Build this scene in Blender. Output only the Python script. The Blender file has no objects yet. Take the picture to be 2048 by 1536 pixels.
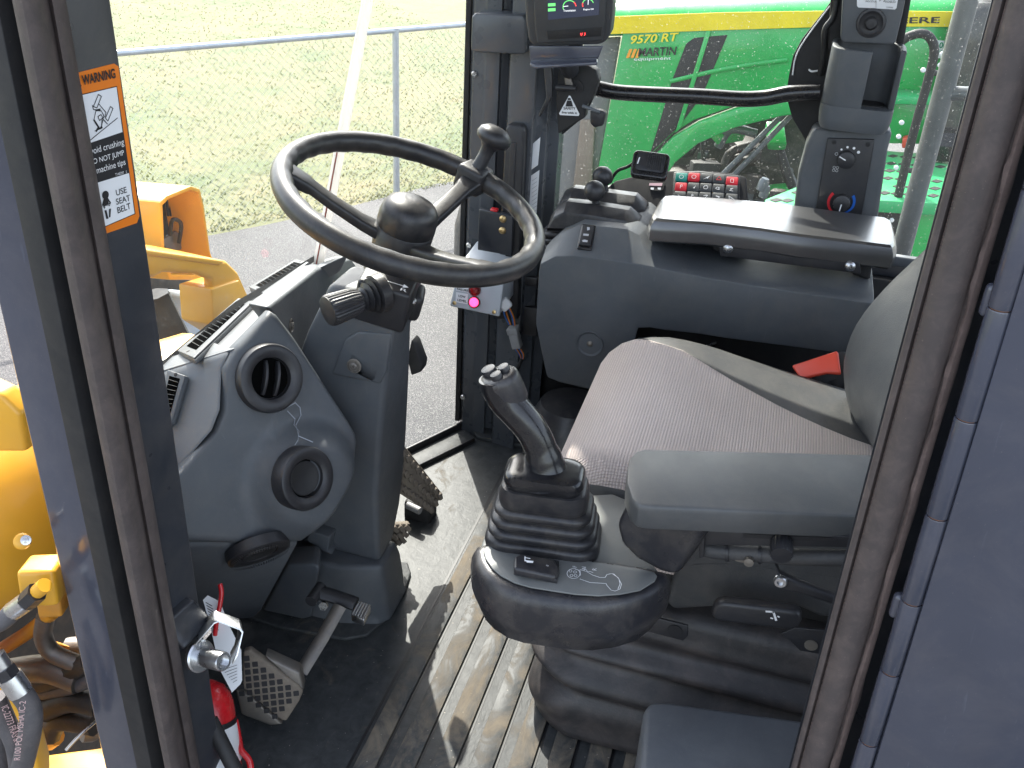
import bpy, bmesh, math, random
from mathutils import Vector as V, Matrix
random.seed(7)
S = bpy.context.scene
COL = S.collection
R = math.radians

# ------------------------------------------------------------------ camera
F = 1970.0                       # focal length in pixels of the 2048 px wide photograph
_vx = V((626, -1047, F)); _vd = V((-207, 3577, F))
UP = -_vd.normalized()
EX = (_vx - UP * _vx.dot(UP)).normalized()
EY = UP.cross(EX)
CAM = V((-0.85, 0.0, 1.28))
cd = bpy.data.cameras.new('camera')
cam = bpy.data.objects.new('camera', cd); COL.objects.link(cam)
cd.sensor_width = 36.0; cd.lens = F / 2048 * 36.0
cd.clip_start = 0.02; cd.clip_end = 600
_r = V((EX.x, EY.x, UP.x)); _d = V((EX.y, EY.y, UP.y)); _f = V((EX.z, EY.z, UP.z))
cam.matrix_world = Matrix(((_r.x, -_d.x, -_f.x, CAM.x), (_r.y, -_d.y, -_f.y, CAM.y), (_r.z, -_d.z, -_f.z, CAM.z), (0, 0, 0, 1)))
S.camera = cam
# ------------------------------------------------------------------ light
SUN_AZ, SUN_EL = R(29), R(44)     # azimuth measured from +X (right side of the cab) towards +Y (front)
sd = V((math.cos(SUN_EL) * math.cos(SUN_AZ), math.cos(SUN_EL) * math.sin(SUN_AZ), math.sin(SUN_EL)))
wd = bpy.data.worlds.new('World'); S.world = wd; wd.use_nodes = True
nt = wd.node_tree; nt.nodes.clear()
sky = nt.nodes.new('ShaderNodeTexSky'); sky.sky_type = 'NISHITA'; sky.sun_disc = False
sky.sun_elevation = SUN_EL; sky.sun_rotation = math.pi / 2 - SUN_AZ
sky.air_density = 1.0; sky.dust_density = 2.5; sky.ozone_density = 1.0
bg = nt.nodes.new('ShaderNodeBackground'); bg.inputs[1].default_value = 0.15
wo = nt.nodes.new('ShaderNodeOutputWorld')
hs_ = nt.nodes.new('ShaderNodeHueSaturation'); hs_.inputs['Saturation'].default_value = 0.55
nt.links.new(sky.outputs[0], hs_.inputs['Color']); nt.links.new(hs_.outputs[0], bg.inputs[0]); nt.links.new(bg.outputs[0], wo.inputs[0])
sl = bpy.data.lights.new('sun', 'SUN'); sl.energy = 2.15; sl.angle = R(0.53); sl.color = (1.0, 0.95, 0.87)
so = bpy.data.objects.new('sun', sl); COL.objects.link(so)
so.rotation_euler = sd.to_track_quat('Z', 'Y').to_euler(); so.location = (3, 3, 6)
S.view_settings.view_transform = 'Standard'; S.view_settings.look = 'None'
S.view_settings.exposure = 2.1; S.view_settings.gamma = 1.0
S.view_settings.use_curve_mapping = False
S.render.engine = 'CYCLES'
S.cycles.max_bounces = 7; S.cycles.transparent_max_bounces = 16
S.cycles.diffuse_bounces = 4; S.cycles.glossy_bounces = 3
S.cycles.caustics_reflective = False; S.cycles.caustics_refractive = False

# ------------------------------------------------------------------ geometry helpers
def W(u, v, x=None, y=None, z=None, d=None, pl=None):
    """World point seen at photo pixel (u, v) on a known plane of the place."""
    q = V((u - 1024, v - 768, F)); w = V((EX.dot(q), EY.dot(q), UP.dot(q)))
    if x is not None: t = (x - CAM.x) / w.x
    elif y is not None: t = (y - CAM.y) / w.y
    elif z is not None: t = (z - CAM.z) / w.z
    elif pl is not None: t = (pl[0] - CAM).dot(pl[1]) / w.dot(pl[1])
    else: t = d / F
    return CAM + w * t
def plane3(a, b, c):
    n = (b - a).cross(c - a).normalized()
    if n.dot(CAM - a) < 0: n = -n
    return (a, n)
OFF = {}
def off(o): return OFF.get(o.name, V((0, 0, 0))) if o is not None else V((0, 0, 0))
def thing(name, label, cat, loc=(0, 0, 0), group=None):
    o = bpy.data.objects.new(name, None); COL.objects.link(o); o.location = loc
    o.empty_display_size = 0.05
    OFF[o.name] = V(loc); o['label'] = label; o['category'] = cat
    if group: o['group'] = group
    return o
def tag(o, label=None, cat=None, group=None, kind=None):
    if label: o['label'] = label
    if cat: o['category'] = cat
    if group: o['group'] = group
    if kind: o['kind'] = kind
    return o
def link(name, me, mat, parent, loc=None):
    o = bpy.data.objects.new(name, me); COL.objects.link(o)
    if mat is not None and len(me.materials) == 0: me.materials.append(mat)
    if parent is not None:
        o.parent = parent; OFF[o.name] = off(parent)
    elif loc is not None:
        o.location = loc; OFF[o.name] = V(loc)
    return o
def finish(bm, bevel, seg, angle=35):
    bmesh.ops.recalc_face_normals(bm, faces=bm.faces)
    if bevel > 0:
        es = [e for e in bm.edges if len(e.link_faces) == 2 and e.calc_face_angle(0) > R(28)]
        if es:
            bmesh.ops.bevel(bm, geom=es, offset=bevel, segments=seg, profile=0.5, affect='EDGES', clamp_overlap=True)
    me = bpy.data.meshes.new('m'); bm.to_mesh(me); bm.free()
    for p in me.polygons: p.use_smooth = True
    me.set_sharp_from_angle(angle=R(angle))
    return me
def mesh(name, vs, fs, mat, parent=None, bevel=0, seg=3, sub=0, loc=None, angle=40):
    o0 = off(parent) if parent is not None else (V(loc) if loc is not None else V((0, 0, 0)))
    bm = bmesh.new()
    bv = [bm.verts.new(V(v) - o0) for v in vs]
    for f in fs:
        try: bm.faces.new([bv[i] for i in f])
        except ValueError: pass
    me = finish(bm, bevel, seg, angle if not sub else 180)
    o = link(name, me, mat, parent, loc)
    if sub:
        m = o.modifiers.new('s', 'SUBSURF'); m.levels = sub; m.render_levels = sub
    return o
def slab(name, pts, vec, mat, parent=None, bevel=0.002, seg=3, sub=0, loc=None):
    """Polygon pushed along vec into a solid plate; vec may be one vector or one per corner."""
    n = len(pts); vec = [V(vec)] * n if not isinstance(vec, list) else vec
    vs = [V(p) for p in pts] + [V(p) + w for p, w in zip(pts, vec)]
    fs = [list(range(n)), [n + i for i in range(n)][::-1]] + [[i, (i + 1) % n, n + (i + 1) % n, n + i] for i in range(n)]
    return mesh(name, vs, fs, mat, parent, bevel, seg, sub, loc)
def loft(name, rings, mat, parent=None, bevel=0, sub=0, cap=True, closed=True, loc=None, seg=2, angle=40):
    m = len(rings[0]); vs = [p for r in rings for p in r]; fs = []
    for k in range(len(rings) - 1):
        for i in range(m if closed else m - 1):
            j = (i + 1) % m
            fs.append([k * m + i, k * m + j, (k + 1) * m + j, (k + 1) * m + i])
    if cap and closed:
        fs.append(list(range(m))[::-1]); fs.append([(len(rings) - 1) * m + i for i in range(m)])
    return mesh(name, vs, fs, mat, parent, bevel, seg, sub, loc, angle)
def frame(z, x=None):
    z = V(z).normalized()
    if x is None: x = V((1, 0, 0)) if abs(z.x) < 0.9 else V((0, 1, 0))
    x = (V(x) - z * V(x).dot(z)).normalized()
    return x, z.cross(x), z
def smoothline(pts, n=8):
    pts = [V(p) for p in pts]; out = []
    for i in range(len(pts) - 1):
        p0 = pts[max(i - 1, 0)]; p1 = pts[i]; p2 = pts[i + 1]; p3 = pts[min(i + 2, len(pts) - 1)]
        for k in range(n):
            t = k / n
            out.append(0.5 * ((2 * p1) + (p2 - p0) * t + (2 * p0 - 5 * p1 + 4 * p2 - p3) * t * t + (3 * p1 - p0 - 3 * p2 + p3) * t ** 3))
    out.append(pts[-1]); return out
def tuberings(pts, r, seg=12, flat=1.0, upv=None):
    pts = [V(p) for p in pts]; rings = []; x = None
    for i, p in enumerate(pts):
        t = (pts[min(i + 1, len(pts) - 1)] - pts[max(i - 1, 0)]).normalized()
        if x is None: x = V(upv) if upv is not None else (V((0, 0, 1)) if abs(t.z) < 0.9 else V((1, 0, 0)))
        x = (x - t * x.dot(t)).normalized(); y = t.cross(x)
        rr = r[i] if isinstance(r, (list, tuple)) else r
        rings.append([p + x * math.cos(2 * math.pi * k / seg) * rr + y * math.sin(2 * math.pi * k / seg) * rr * flat for k in range(seg)])
    return rings
def tube(name, pts, r, mat, parent=None, seg=12, smooth=0, flat=1.0, upv=None, loc=None):
    if smooth: pts = smoothline(pts, smooth)
    return loft(name, tuberings(pts, r, seg, flat, upv), mat, parent, loc=loc, angle=50)
def lathe(name, prof, org, axis, mat, parent=None, seg=32, cap=True, loc=None, angle=40, flute=0):
    x, y, z = frame(axis); org = V(org); rings = []
    for r, h in prof:
        rings.append([org + z * h + (x * math.cos(2 * math.pi * k / seg) + y * math.sin(2 * math.pi * k / seg)) * r * (1 - (flute if k % 2 else 0)) for k in range(seg)])
    return loft(name, rings, mat, parent, cap=cap, loc=loc, angle=angle)
def box(name, c, size, mat, parent=None, ax=None, bevel=0.003, seg=3, loc=None):
    ax = ax or (V((1, 0, 0)), V((0, 1, 0)), V((0, 0, 1)))
    h = [a * s * 0.5 for a, s in zip(ax, size)]; c = V(c)
    p = [c + h[0] * i + h[1] * j - h[2] for i, j in ((-1, -1), (1, -1), (1, 1), (-1, 1))]
    return slab(name, p, h[2] * 2, mat, parent, bevel, seg, 0, loc)
def rring(c, a, b, ha, hb, r, n=5):
    """Rounded rectangle ring round c with half sizes ha, hb along axes a, b."""
    pts = []; r = min(r, ha * .999, hb * .999)
    for sx, sy, a0 in ((1, 1, 0), (-1, 1, 90), (-1, -1, 180), (1, -1, 270)):
        for k in range(n + 1):
            t = R(a0 + 90 * k / n)
            pts.append(V(c) + a * (sx * (ha - r) + r * math.cos(t)) + b * (sy * (hb - r) + r * math.sin(t)))
    return pts
def rrslab(name, c, a, b, ha, hb, r, vec, mat, parent=None, bevel=0.002, seg=2, loc=None):
    return slab(name, rring(c, a, b, ha, hb, r), vec, mat, parent, bevel, seg, 0, loc)
def sheet(name, pts, mat, parent):
    """Flat print: a single polygon."""
    return mesh(name, pts, [list(range(len(pts)))], mat, parent)
def multi(name, polys, mat, parent):
    """Several flat polygons of one printed mark."""
    vs = []; fs = []
    for p in polys:
        fs.append(list(range(len(vs), len(vs) + len(p)))); vs += p
    return mesh(name, vs, fs, mat, parent)
def stroke(pts, w, n):
    """Printed line: polyline in plane with normal n turned into quads."""
    out = []
    for a, b in zip(pts[:-1], pts[1:]):
        s = (b - a).normalized().cross(n) * w * 0.5; e = (b - a).normalized() * w * 0.4
        out.append([a - s - e, b - s + e, b + s + e, a + s - e])
    return out
MCACHE = {}
def put(name, key, parent, loc, z, x=None, s=1.0, build=None, mat=None):
    """Repeat of a small piece: all copies share the mesh kept under key."""
    if key not in MCACHE: MCACHE[key] = build()
    me = MCACHE[key]
    o = bpy.data.objects.new(name, me); COL.objects.link(o)
    if mat is not None and len(me.materials) == 0: me.materials.append(mat)
    fx, fy, fz = frame(z, x); p = V(loc) - off(parent)
    o.parent = parent
    o.matrix_local = Matrix(((fx.x * s, fy.x * s, fz.x * s, p.x), (fx.y * s, fy.y * s, fz.y * s, p.y), (fx.z * s, fy.z * s, fz.z * s, p.z), (0, 0, 0, 1)))
    return o
def m_lathe(prof, seg=16, flute=0):
    def f():
        bm = bmesh.new(); rings = [[bm.verts.new((r * math.cos(2 * math.pi * k / seg) * (1 - (flute if k % 2 else 0)), r * math.sin(2 * math.pi * k / seg) * (1 - (flute if k % 2 else 0)), h)) for k in range(seg)] for r, h in prof]
        for a, b in zip(rings[:-1], rings[1:]):
            for i in range(seg): bm.faces.new((a[i], a[(i + 1) % seg], b[(i + 1) % seg], b[i]))
        bm.faces.new(rings[0][::-1]); bm.faces.new(rings[-1])
        return finish(bm, 0, 1)
    return f
def m_rbox(hx, hy, h, r, bev):
    def f():
        bm = bmesh.new(); a = V((1, 0, 0)); b = V((0, 1, 0))
        p = rring(V((0, 0, 0)), a, b, hx, hy, r, 3); n = len(p)
        lo = [bm.verts.new(q) for q in p]; hi = [bm.verts.new(q + V((0, 0, h))) for q in p]
        bm.faces.new(lo[::-1]); bm.faces.new(hi)
        for i in range(n): bm.faces.new((lo[i], lo[(i + 1) % n], hi[(i + 1) % n], hi[i]))
        return finish(bm, bev, 2)
    return f
def dome(name, poly, n, fn, depth, mat, parent, er=.012, fine=90):
    """Moulded cover: polygon face swelling by fn(point) along n, rounded rim, walls pushed back by depth."""
    poly = [V(p) for p in poly]; L_ = [(poly[(i + 1) % len(poly)] - poly[i]).length for i in range(len(poly))]; T = sum(L_); b = []
    for i, p in enumerate(poly):
        m = max(1, round(fine * L_[i] / T))
        for k in range(m): b.append(p.lerp(poly[(i + 1) % len(poly)], k / m))
    c = sum(poly, V()) / len(poly); rr = [.02, .12, .22, .32, .42, .52, .62, .70, .77, .83, .88, .92, .945, .965, .982, .994, 1.0]; rings = []
    for s in rr:
        e = max(0, (s - .92) / .08); dz = er * (1 - math.sqrt(max(0, 1 - e * e)))
        rings.append([c.lerp(p, s) + n * (fn(c.lerp(p, s)) - dz) for p in b])
    rings.append([p + V(depth) for p in b])
    return loft(name, rings, mat, parent, angle=60)
def text(name, s, org, right, up, mat, parent, w=None, h=None, lift=0.0006, shear=0, bold=0, align='L'):
    cu = bpy.data.curves.new('t', 'FONT'); cu.body = s; cu.size = 1; cu.shear = shear; cu.offset = bold
    cu.space_line = 0.95
    if align == 'C': cu.align_x = 'CENTER'
    ob = bpy.data.objects.new('t', cu); COL.objects.link(ob)
    dg = bpy.context.evaluated_depsgraph_get()
    me = bpy.data.meshes.new_from_object(ob.evaluated_get(dg)); bpy.data.objects.remove(ob)
    xs = [v.co.x for v in me.vertices]; ys = [v.co.y for v in me.vertices]
    if not xs: return None
    x0, x1, y0, y1 = min(xs), max(xs), min(ys), max(ys)
    sy = h / (y1 - y0) if h else None; sx = w / (x1 - x0) if w else sy
    if sy is None: sy = sx
    right = V(right).normalized(); up = V(up); up = (up - right * up.dot(right)).normalized(); n = right.cross(up)
    o0 = V(org) - off(parent)
    for v in me.vertices: v.co = o0 + right * ((v.co.x - x0) * sx) + up * ((v.co.y - y0) * sy) + n * lift
    me.materials.clear()
    return link(name, me, mat, parent)

# ------------------------------------------------------------------ materials
def nodes(name):
    m = bpy.data.materials.new(name); m.use_nodes = True; t = m.node_tree
    return m, t, t.nodes['Principled BSDF'], t.nodes, t.links
def tc(N): return N.new('ShaderNodeTexCoord')
def noise(N, L, src, scale, detail=4, rough=0.55, dist=0.0):
    n = N.new('ShaderNodeTexNoise'); n.inputs['Scale'].default_value = scale; n.inputs['Detail'].default_value = detail
    n.inputs['Roughness'].default_value = rough; n.inputs['Distortion'].default_value = dist
    L.new(src, n.inputs['Vector']); return n
def ramp(N, L, src, p0, p1, c0=(0, 0, 0, 1), c1=(1, 1, 1, 1)):
    r = N.new('ShaderNodeValToRGB'); r.color_ramp.elements[0].position = p0; r.color_ramp.elements[1].position = p1
    r.color_ramp.elements[0].color = c0; r.color_ramp.elements[1].color = c1
    L.new(src, r.inputs[0]); return r
def mix(N, L, fac, a, b):
    m = N.new('ShaderNodeMix'); m.data_type = 'RGBA'
    if isinstance(fac, float): m.inputs[0].default_value = fac
    else: L.new(fac, m.inputs[0])
    for s, v in ((m.inputs[6], a), (m.inputs[7], b)):
        if isinstance(v, tuple): s.default_value = (*v[:3], 1)
        else: L.new(v, s)
    return m.outputs[2]
def surf(name, col, rough=0.5, grain=0, gs=900, dust=0.0, dcol=(.34, .29, .23), dscale=9, var=0.12, metal=0, coat=0, spec=0.5, rvar=0.12, scuff=0.0):
    """Plain finish with grain relief, tone variation and settled dust."""
    m, t, b, N, L = nodes(name); c = tc(N).outputs['Object']
    n1 = noise(N, L, c, dscale, 3, 0.6)
    lo = tuple(x * (1 - var) for x in col); hi = tuple(min(1, x * (1 + var)) for x in col)
    base = mix(N, L, ramp(N, L, n1.outputs[0], .3, .7).outputs[0], lo, hi)
    if dust:
        n2 = noise(N, L, c, dscale * 2.3, 5, 0.72, .4)
        r2 = ramp(N, L, n2.outputs[0], .42, .78, (0, 0, 0, 1), (dust, dust, dust, 1))
        base = mix(N, L, r2.outputs[0], base, dcol)
        n3 = noise(N, L, c, 420, 2, .5); r3 = ramp(N, L, n3.outputs[0], .70, .76, (0, 0, 0, 1), (dust * .9,) * 3 + (1,))
        base = mix(N, L, r3.outputs[0], base, tuple(min(1, x * 1.25) for x in dcol))
    if scuff:
        mp = N.new('ShaderNodeMapping'); mp.inputs['Scale'].default_value = (1, 1, .12); mp.inputs['Rotation'].default_value = (.7, .2, .4)
        L.new(c, mp.inputs[0]); n4 = noise(N, L, mp.outputs[0], 70, 3, .6, 1.5)
        r4 = ramp(N, L, n4.outputs[0], .66, .74, (0, 0, 0, 1), (scuff,) * 3 + (1,))
        base = mix(N, L, r4.outputs[0], base, tuple(min(1, x * 2.5 + .08) for x in col))
    L.new(base, b.inputs['Base Color'])
    mr = N.new('ShaderNodeMapRange'); mr.inputs[3].default_value = max(.02, rough - rvar); mr.inputs[4].default_value = min(1, rough + rvar)
    n5 = noise(N, L, c, dscale * 4, 2, .65); L.new(n5.outputs[0], mr.inputs[0]); L.new(mr.outputs[0], b.inputs['Roughness'])
    b.inputs['Metallic'].default_value = metal; b.inputs['Specular IOR Level'].default_value = spec
    if coat: b.inputs['Coat Weight'].default_value = coat; b.inputs['Coat Roughness'].default_value = .08 if coat < .95 else .22
    if grain:
        g = noise(N, L, c, gs, 2, .5); bp = N.new('ShaderNodeBump'); bp.inputs['Strength'].default_value = grain; bp.inputs['Distance'].default_value = .0006
        L.new(g.outputs[0], bp.inputs['Height']); L.new(bp.outputs[0], b.inputs['Normal'])
    return m
def flat(name, col, rough=.5, emit=0):
    m, t, b, N, L = nodes(name); b.inputs['Base Color'].default_value = (*col, 1); b.inputs['Roughness'].default_value = rough
    if emit: b.inputs['Emission Color'].default_value = (*col, 1); b.inputs['Emission Strength'].default_value = emit
    return m
M = {}
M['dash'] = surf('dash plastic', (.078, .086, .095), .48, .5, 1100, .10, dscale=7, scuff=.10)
M['dashlit'] = surf('lit dash plastic', (.12, .13, .14), .5, .5, 1100, .16, dscale=7)  # dash plastic made lighter: light on the top put into the colour
M['black'] = surf('black plastic', (.022, .022, .025), .40, .35, 900, .05, dscale=12)
M['blackmatt'] = surf('matt black', (.014, .014, .015), .65, .2, 600, .04, dscale=10)
M['rubber'] = surf('rubber boot', (.020, .020, .023), .38, .3, 500, .12, dscale=14)
M['gloss'] = surf('glossy black grip', (.011, .011, .013), .2, .1, 900, .06, dscale=18)
M['pod'] = surf('pod plastic', (.022, .022, .026), .30, .45, 1000, .16, dscale=10)
M['panel'] = surf('grey switch panel', (.15, .155, .15), .5, .2, 1200, .12, dscale=12)
M['armtop'] = surf('armrest skin', (.078, .081, .083), .42, .5, 1300, .10, dscale=9)
M['armgloss'] = surf('smooth armrest skin', (.022, .022, .024), .36, .1, 1300, .04, dscale=9, rvar=.03, coat=1.0, spec=1.0)
M['slate'] = surf('slate painted steel', (.056, .062, .086), .2, .06, 120, .12, dcol=(.28, .24, .22), dscale=5, coat=.5, scuff=.12)
M['slatedark'] = surf('dark painted steel', (.026, .029, .036), .32, .1, 300, .08, dscale=6, coat=.2, scuff=.08)
M['seal'] = surf('rubber seal', (.066, .053, .050), .62, .4, 300, .35, dcol=(.20, .15, .13), dscale=16)
M['sealedge'] = surf('dusty seal lip', (.10, .072, .064), .8, .5, 200, .5, dcol=(.22, .16, .14), dscale=22)
M['vinyl'] = surf('grey vinyl', (.078, .082, .084), .5, .8, 500, .08, dscale=8)
M['vinyld'] = surf('dark vinyl', (.055, .056, .058), .55, .8, 420, .12, dscale=8)
M['bellow'] = surf('dusty bellows', (.032, .030, .031), .5, .6, 300, .45, dcol=(.17, .14, .125), dscale=6)
M['greybox'] = surf('grey cover', (.095, .102, .112), .5, .6, 900, .16, dcol=(.3, .3, .3), dscale=6, scuff=.12)
M['steel'] = surf('zinc steel', (.62, .63, .64), .3, 0, 900, .06, metal=1, dscale=20)
M['bolt'] = surf('bolt steel', (.5, .5, .5), .28, 0, 900, .1, metal=1, dscale=40)
M['worn'] = surf('worn steel', (.18, .165, .15), .5, .4, 200, .5, dcol=(.3, .26, .2), metal=.6, dscale=14)
M['tread'] = surf('muddy tread', (.15, .125, .10), .8, .6, 200, .7, dcol=(.26, .22, .16), dscale=20)
M['white'] = surf('white plastic', (.8, .8, .8), .45, 0, 900, .05, dscale=10)
M['boxgrey'] = surf('light grey enclosure', (.50, .53, .56), .42, .2, 700, .05, dscale=10)
M['paper'] = flat('white paper', (.78, .79, .80), .6)
M['ink'] = flat('black ink', (.012, .012, .014), .5)
M['void'] = flat('dark void', (.004, .004, .004), 1.0); M['void'].node_tree.nodes['Principled BSDF'].inputs['Specular IOR Level'].default_value = 0
M['whiteink'] = flat('white ink', (.82, .82, .82), .5)
M['orange'] = flat('orange print', (.80, .20, .01), .4)
M['red'] = surf('red enamel', (.55, .010, .016), .28, 0, 900, .06, dscale=12, coat=.3)
M['redplastic'] = surf('red orange plastic', (.85, .09, .05), .38, .2, 500, .05, dscale=10)
M['redink'] = flat('red print', (.62, .02, .03), .45)
M['blueink'] = flat('blue print', (.01, .10, .42), .45)
M['greenkey'] = flat('teal key', (.01, .22, .18), .4)
M['redkey'] = flat('red key', (.55, .02, .035), .4)
M['key'] = surf('dark key', (.04, .045, .05), .45, .1, 900, .05, dscale=30)
M['lampon'] = flat('lit red lamp', (1.0, .04, .14), .3, 1.3)
M['lampoff'] = flat('dark red lens', (.28, .01, .012), .18)
M['brass'] = surf('brass rivet', (.62, .45, .22), .35, 0, 900, .05, metal=.9, dscale=60)
M['yellow'] = surf('loader yellow paint', (.80, .40, .03), .36, .1, 200, .16, dcol=(.5, .32, .13), dscale=4, coat=.15)
M['yellowold'] = surf('dirty yellow paint', (.62, .26, .02), .5, .3, 120, .45, dcol=(.26, .15, .07), dscale=8)
M['green'] = surf('tractor green paint', (.010, .38, .075), .3, .04, 100, .08, dcol=(.2, .3, .12), dscale=2.5, coat=.35)
M['greenlight'] = surf('tractor green step', (.02, .38, .12), .45, .1, 100, .12, dcol=(.4, .5, .3), dscale=4)
M['stripe'] = surf('yellow stripe', (.86, .66, .02), .35, 0, 100, .05, dscale=3)
M['hose'] = surf('grey hose', (.085, .08, .082), .6, .5, 700, .25, dcol=(.3, .25, .24), dscale=20)
M['dirt'] = surf('greasy dark steel', (.022, .018, .015), .6, .6, 60, .5, dcol=(.11, .075, .05), dscale=9)
M['grey'] = surf('grey painted tube', (.10, .11, .12), .35, .1, 300, .1, dcol=(.4, .4, .4), dscale=12, coat=.2)
M['galv'] = surf('galvanised pipe', (.55, .57, .60), .4, .1, 200, .1, metal=.5, dscale=10)
M['conn'] = surf('grey connector', (.30, .30, .30), .5, .1, 600, .1, dscale=30)
M['bluegrey'] = surf('blue grey cylinder', (.34, .43, .52), .4, .1, 300, .15, dscale=9)
M['tire'] = surf('tyre rubber', (.03, .03, .03), .75, .5, 100, .3, dscale=8)
M['wo'] = flat('orange wire', (.7, .22, .02)); M['wb'] = flat('blue wire', (.03, .15, .5)); M['wk'] = flat('black wire', (.02, .02, .02))
def jointmat():
    m, t, b, N, L = nodes('white glass joint seal'); b.inputs['Base Color'].default_value = (.85, .83, .8, 1); b.inputs['Roughness'].default_value = .4
    tr = N.new('ShaderNodeBsdfTranslucent'); tr.inputs[0].default_value = (.9, .88, .85, 1); mx = N.new('ShaderNodeMixShader'); mx.inputs[0].default_value = .6
    o = N['Material Output']; L.new(b.outputs[0], mx.inputs[1]); L.new(tr.outputs[0], mx.inputs[2]); L.new(mx.outputs[0], o.inputs[0]); return m
M['joint'] = jointmat()
M['post'] = surf('skylit dark pillar', (.070, .077, .088), .3, .1, 300, .06, dscale=6, coat=.2)  # dark cab paint lightened: skylight from the doorway put into the colour
M['lining'] = surf('roof lining', (.55, .55, .54), .9, .4, 300, 0, dscale=6)

def fabric():
    m, t, b, N, L = nodes('seat fabric'); c = tc(N).outputs['Object']
    w = N.new('ShaderNodeTexWave'); w.wave_type = 'BANDS'; w.bands_direction = 'Y'; w.inputs['Scale'].default_value = 72; w.inputs['Distortion'].default_value = 1.0; w.inputs['Detail Scale'].default_value = 3
    w2 = N.new('ShaderNodeTexWave'); w2.bands_direction = 'X'; w2.inputs['Scale'].default_value = 130; w2.inputs['Distortion'].default_value = 2.0
    L.new(c, w.inputs[0]); L.new(c, w2.inputs[0])
    n = noise(N, L, c, 5, 5, .6); n2 = noise(N, L, c, 500, 2, .6)
    base = mix(N, L, ramp(N, L, n.outputs[0], .35, .7).outputs[0], (.58, .49, .445), (.70, .605, .555))
    base = mix(N, L, ramp(N, L, w.outputs[1], .0, .9, (0, 0, 0, 1), (.42, .42, .42, 1)).outputs[0], base, (.27, .21, .195))
    base = mix(N, L, ramp(N, L, n2.outputs[0], .5, .75, (0, 0, 0, 1), (.5, .5, .5, 1)).outputs[0], base, (.60, .52, .48))
    n3 = noise(N, L, c, 11, 5, .6, 1.0)
    base = mix(N, L, ramp(N, L, n3.outputs[0], .70, .78, (0, 0, 0, 1), (.5, .5, .5, 1)).outputs[0], base, (.15, .12, .12))
    L.new(base, b.inputs['Base Color']); b.inputs['Roughness'].default_value = .95; b.inputs['Sheen Weight'].default_value = .25
    ad = N.new('ShaderNodeMath'); L.new(w.outputs[1], ad.inputs[0]); L.new(w2.outputs[1], ad.inputs[1])
    bp = N.new('ShaderNodeBump'); bp.inputs['Strength'].default_value = .8; bp.inputs['Distance'].default_value = .0012
    L.new(ad.outputs[0], bp.inputs['Height']); L.new(bp.outputs[0], b.inputs['Normal'])
    return m
M['fabric'] = fabric()
def matfloor(name, muddy):
    m, t, b, N, L = nodes(name); c = tc(N).outputs['Object']
    mp = N.new('ShaderNodeMapping'); mp.inputs['Rotation'].default_value = (0, 0, .5); mp.inputs['Scale'].default_value = (1, 1.7, 1); L.new(c, mp.inputs[0])
    n = noise(N, L, mp.outputs[0], 9, 9, .68, .9); n2 = noise(N, L, c, 36, 6, .7, .4)
    base = mix(N, L, ramp(N, L, n2.outputs[0], .3, .75).outputs[0], (.036, .039, .041), (.080, .083, .083))
    d = ramp(N, L, n.outputs[0], .60 - muddy * .22, .80 - muddy * .22)
    base = mix(N, L, d.outputs[0], base, mix(N, L, n2.outputs[0], (.135, .112, .085), (.235, .20, .155)))
    sp = noise(N, L, c, 160, 2, .5); base = mix(N, L, ramp(N, L, sp.outputs[0], .72, .76, (0, 0, 0, 1), (.7, .7, .7, 1)).outputs[0], base, (.4, .36, .30))
    L.new(base, b.inputs['Base Color'])
    r = ramp(N, L, d.outputs[0], 0, 1, (.45, .45, .45, 1), (.95, .95, .95, 1)); L.new(r.outputs[0], b.inputs['Roughness']); b.inputs['Specular IOR Level'].default_value = .22
    bp = N.new('ShaderNodeBump'); bp.inputs['Strength'].default_value = .5; bp.inputs['Distance'].default_value = .002
    L.new(n2.outputs[0], bp.inputs['Height']); L.new(bp.outputs[0], b.inputs['Normal'])
    return m
M['mat'] = matfloor('floor mat', 0.1); M['matmud'] = matfloor('muddy floor mat', .78); M['matrib'] = matfloor('rib of floor mat', .35)
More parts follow.
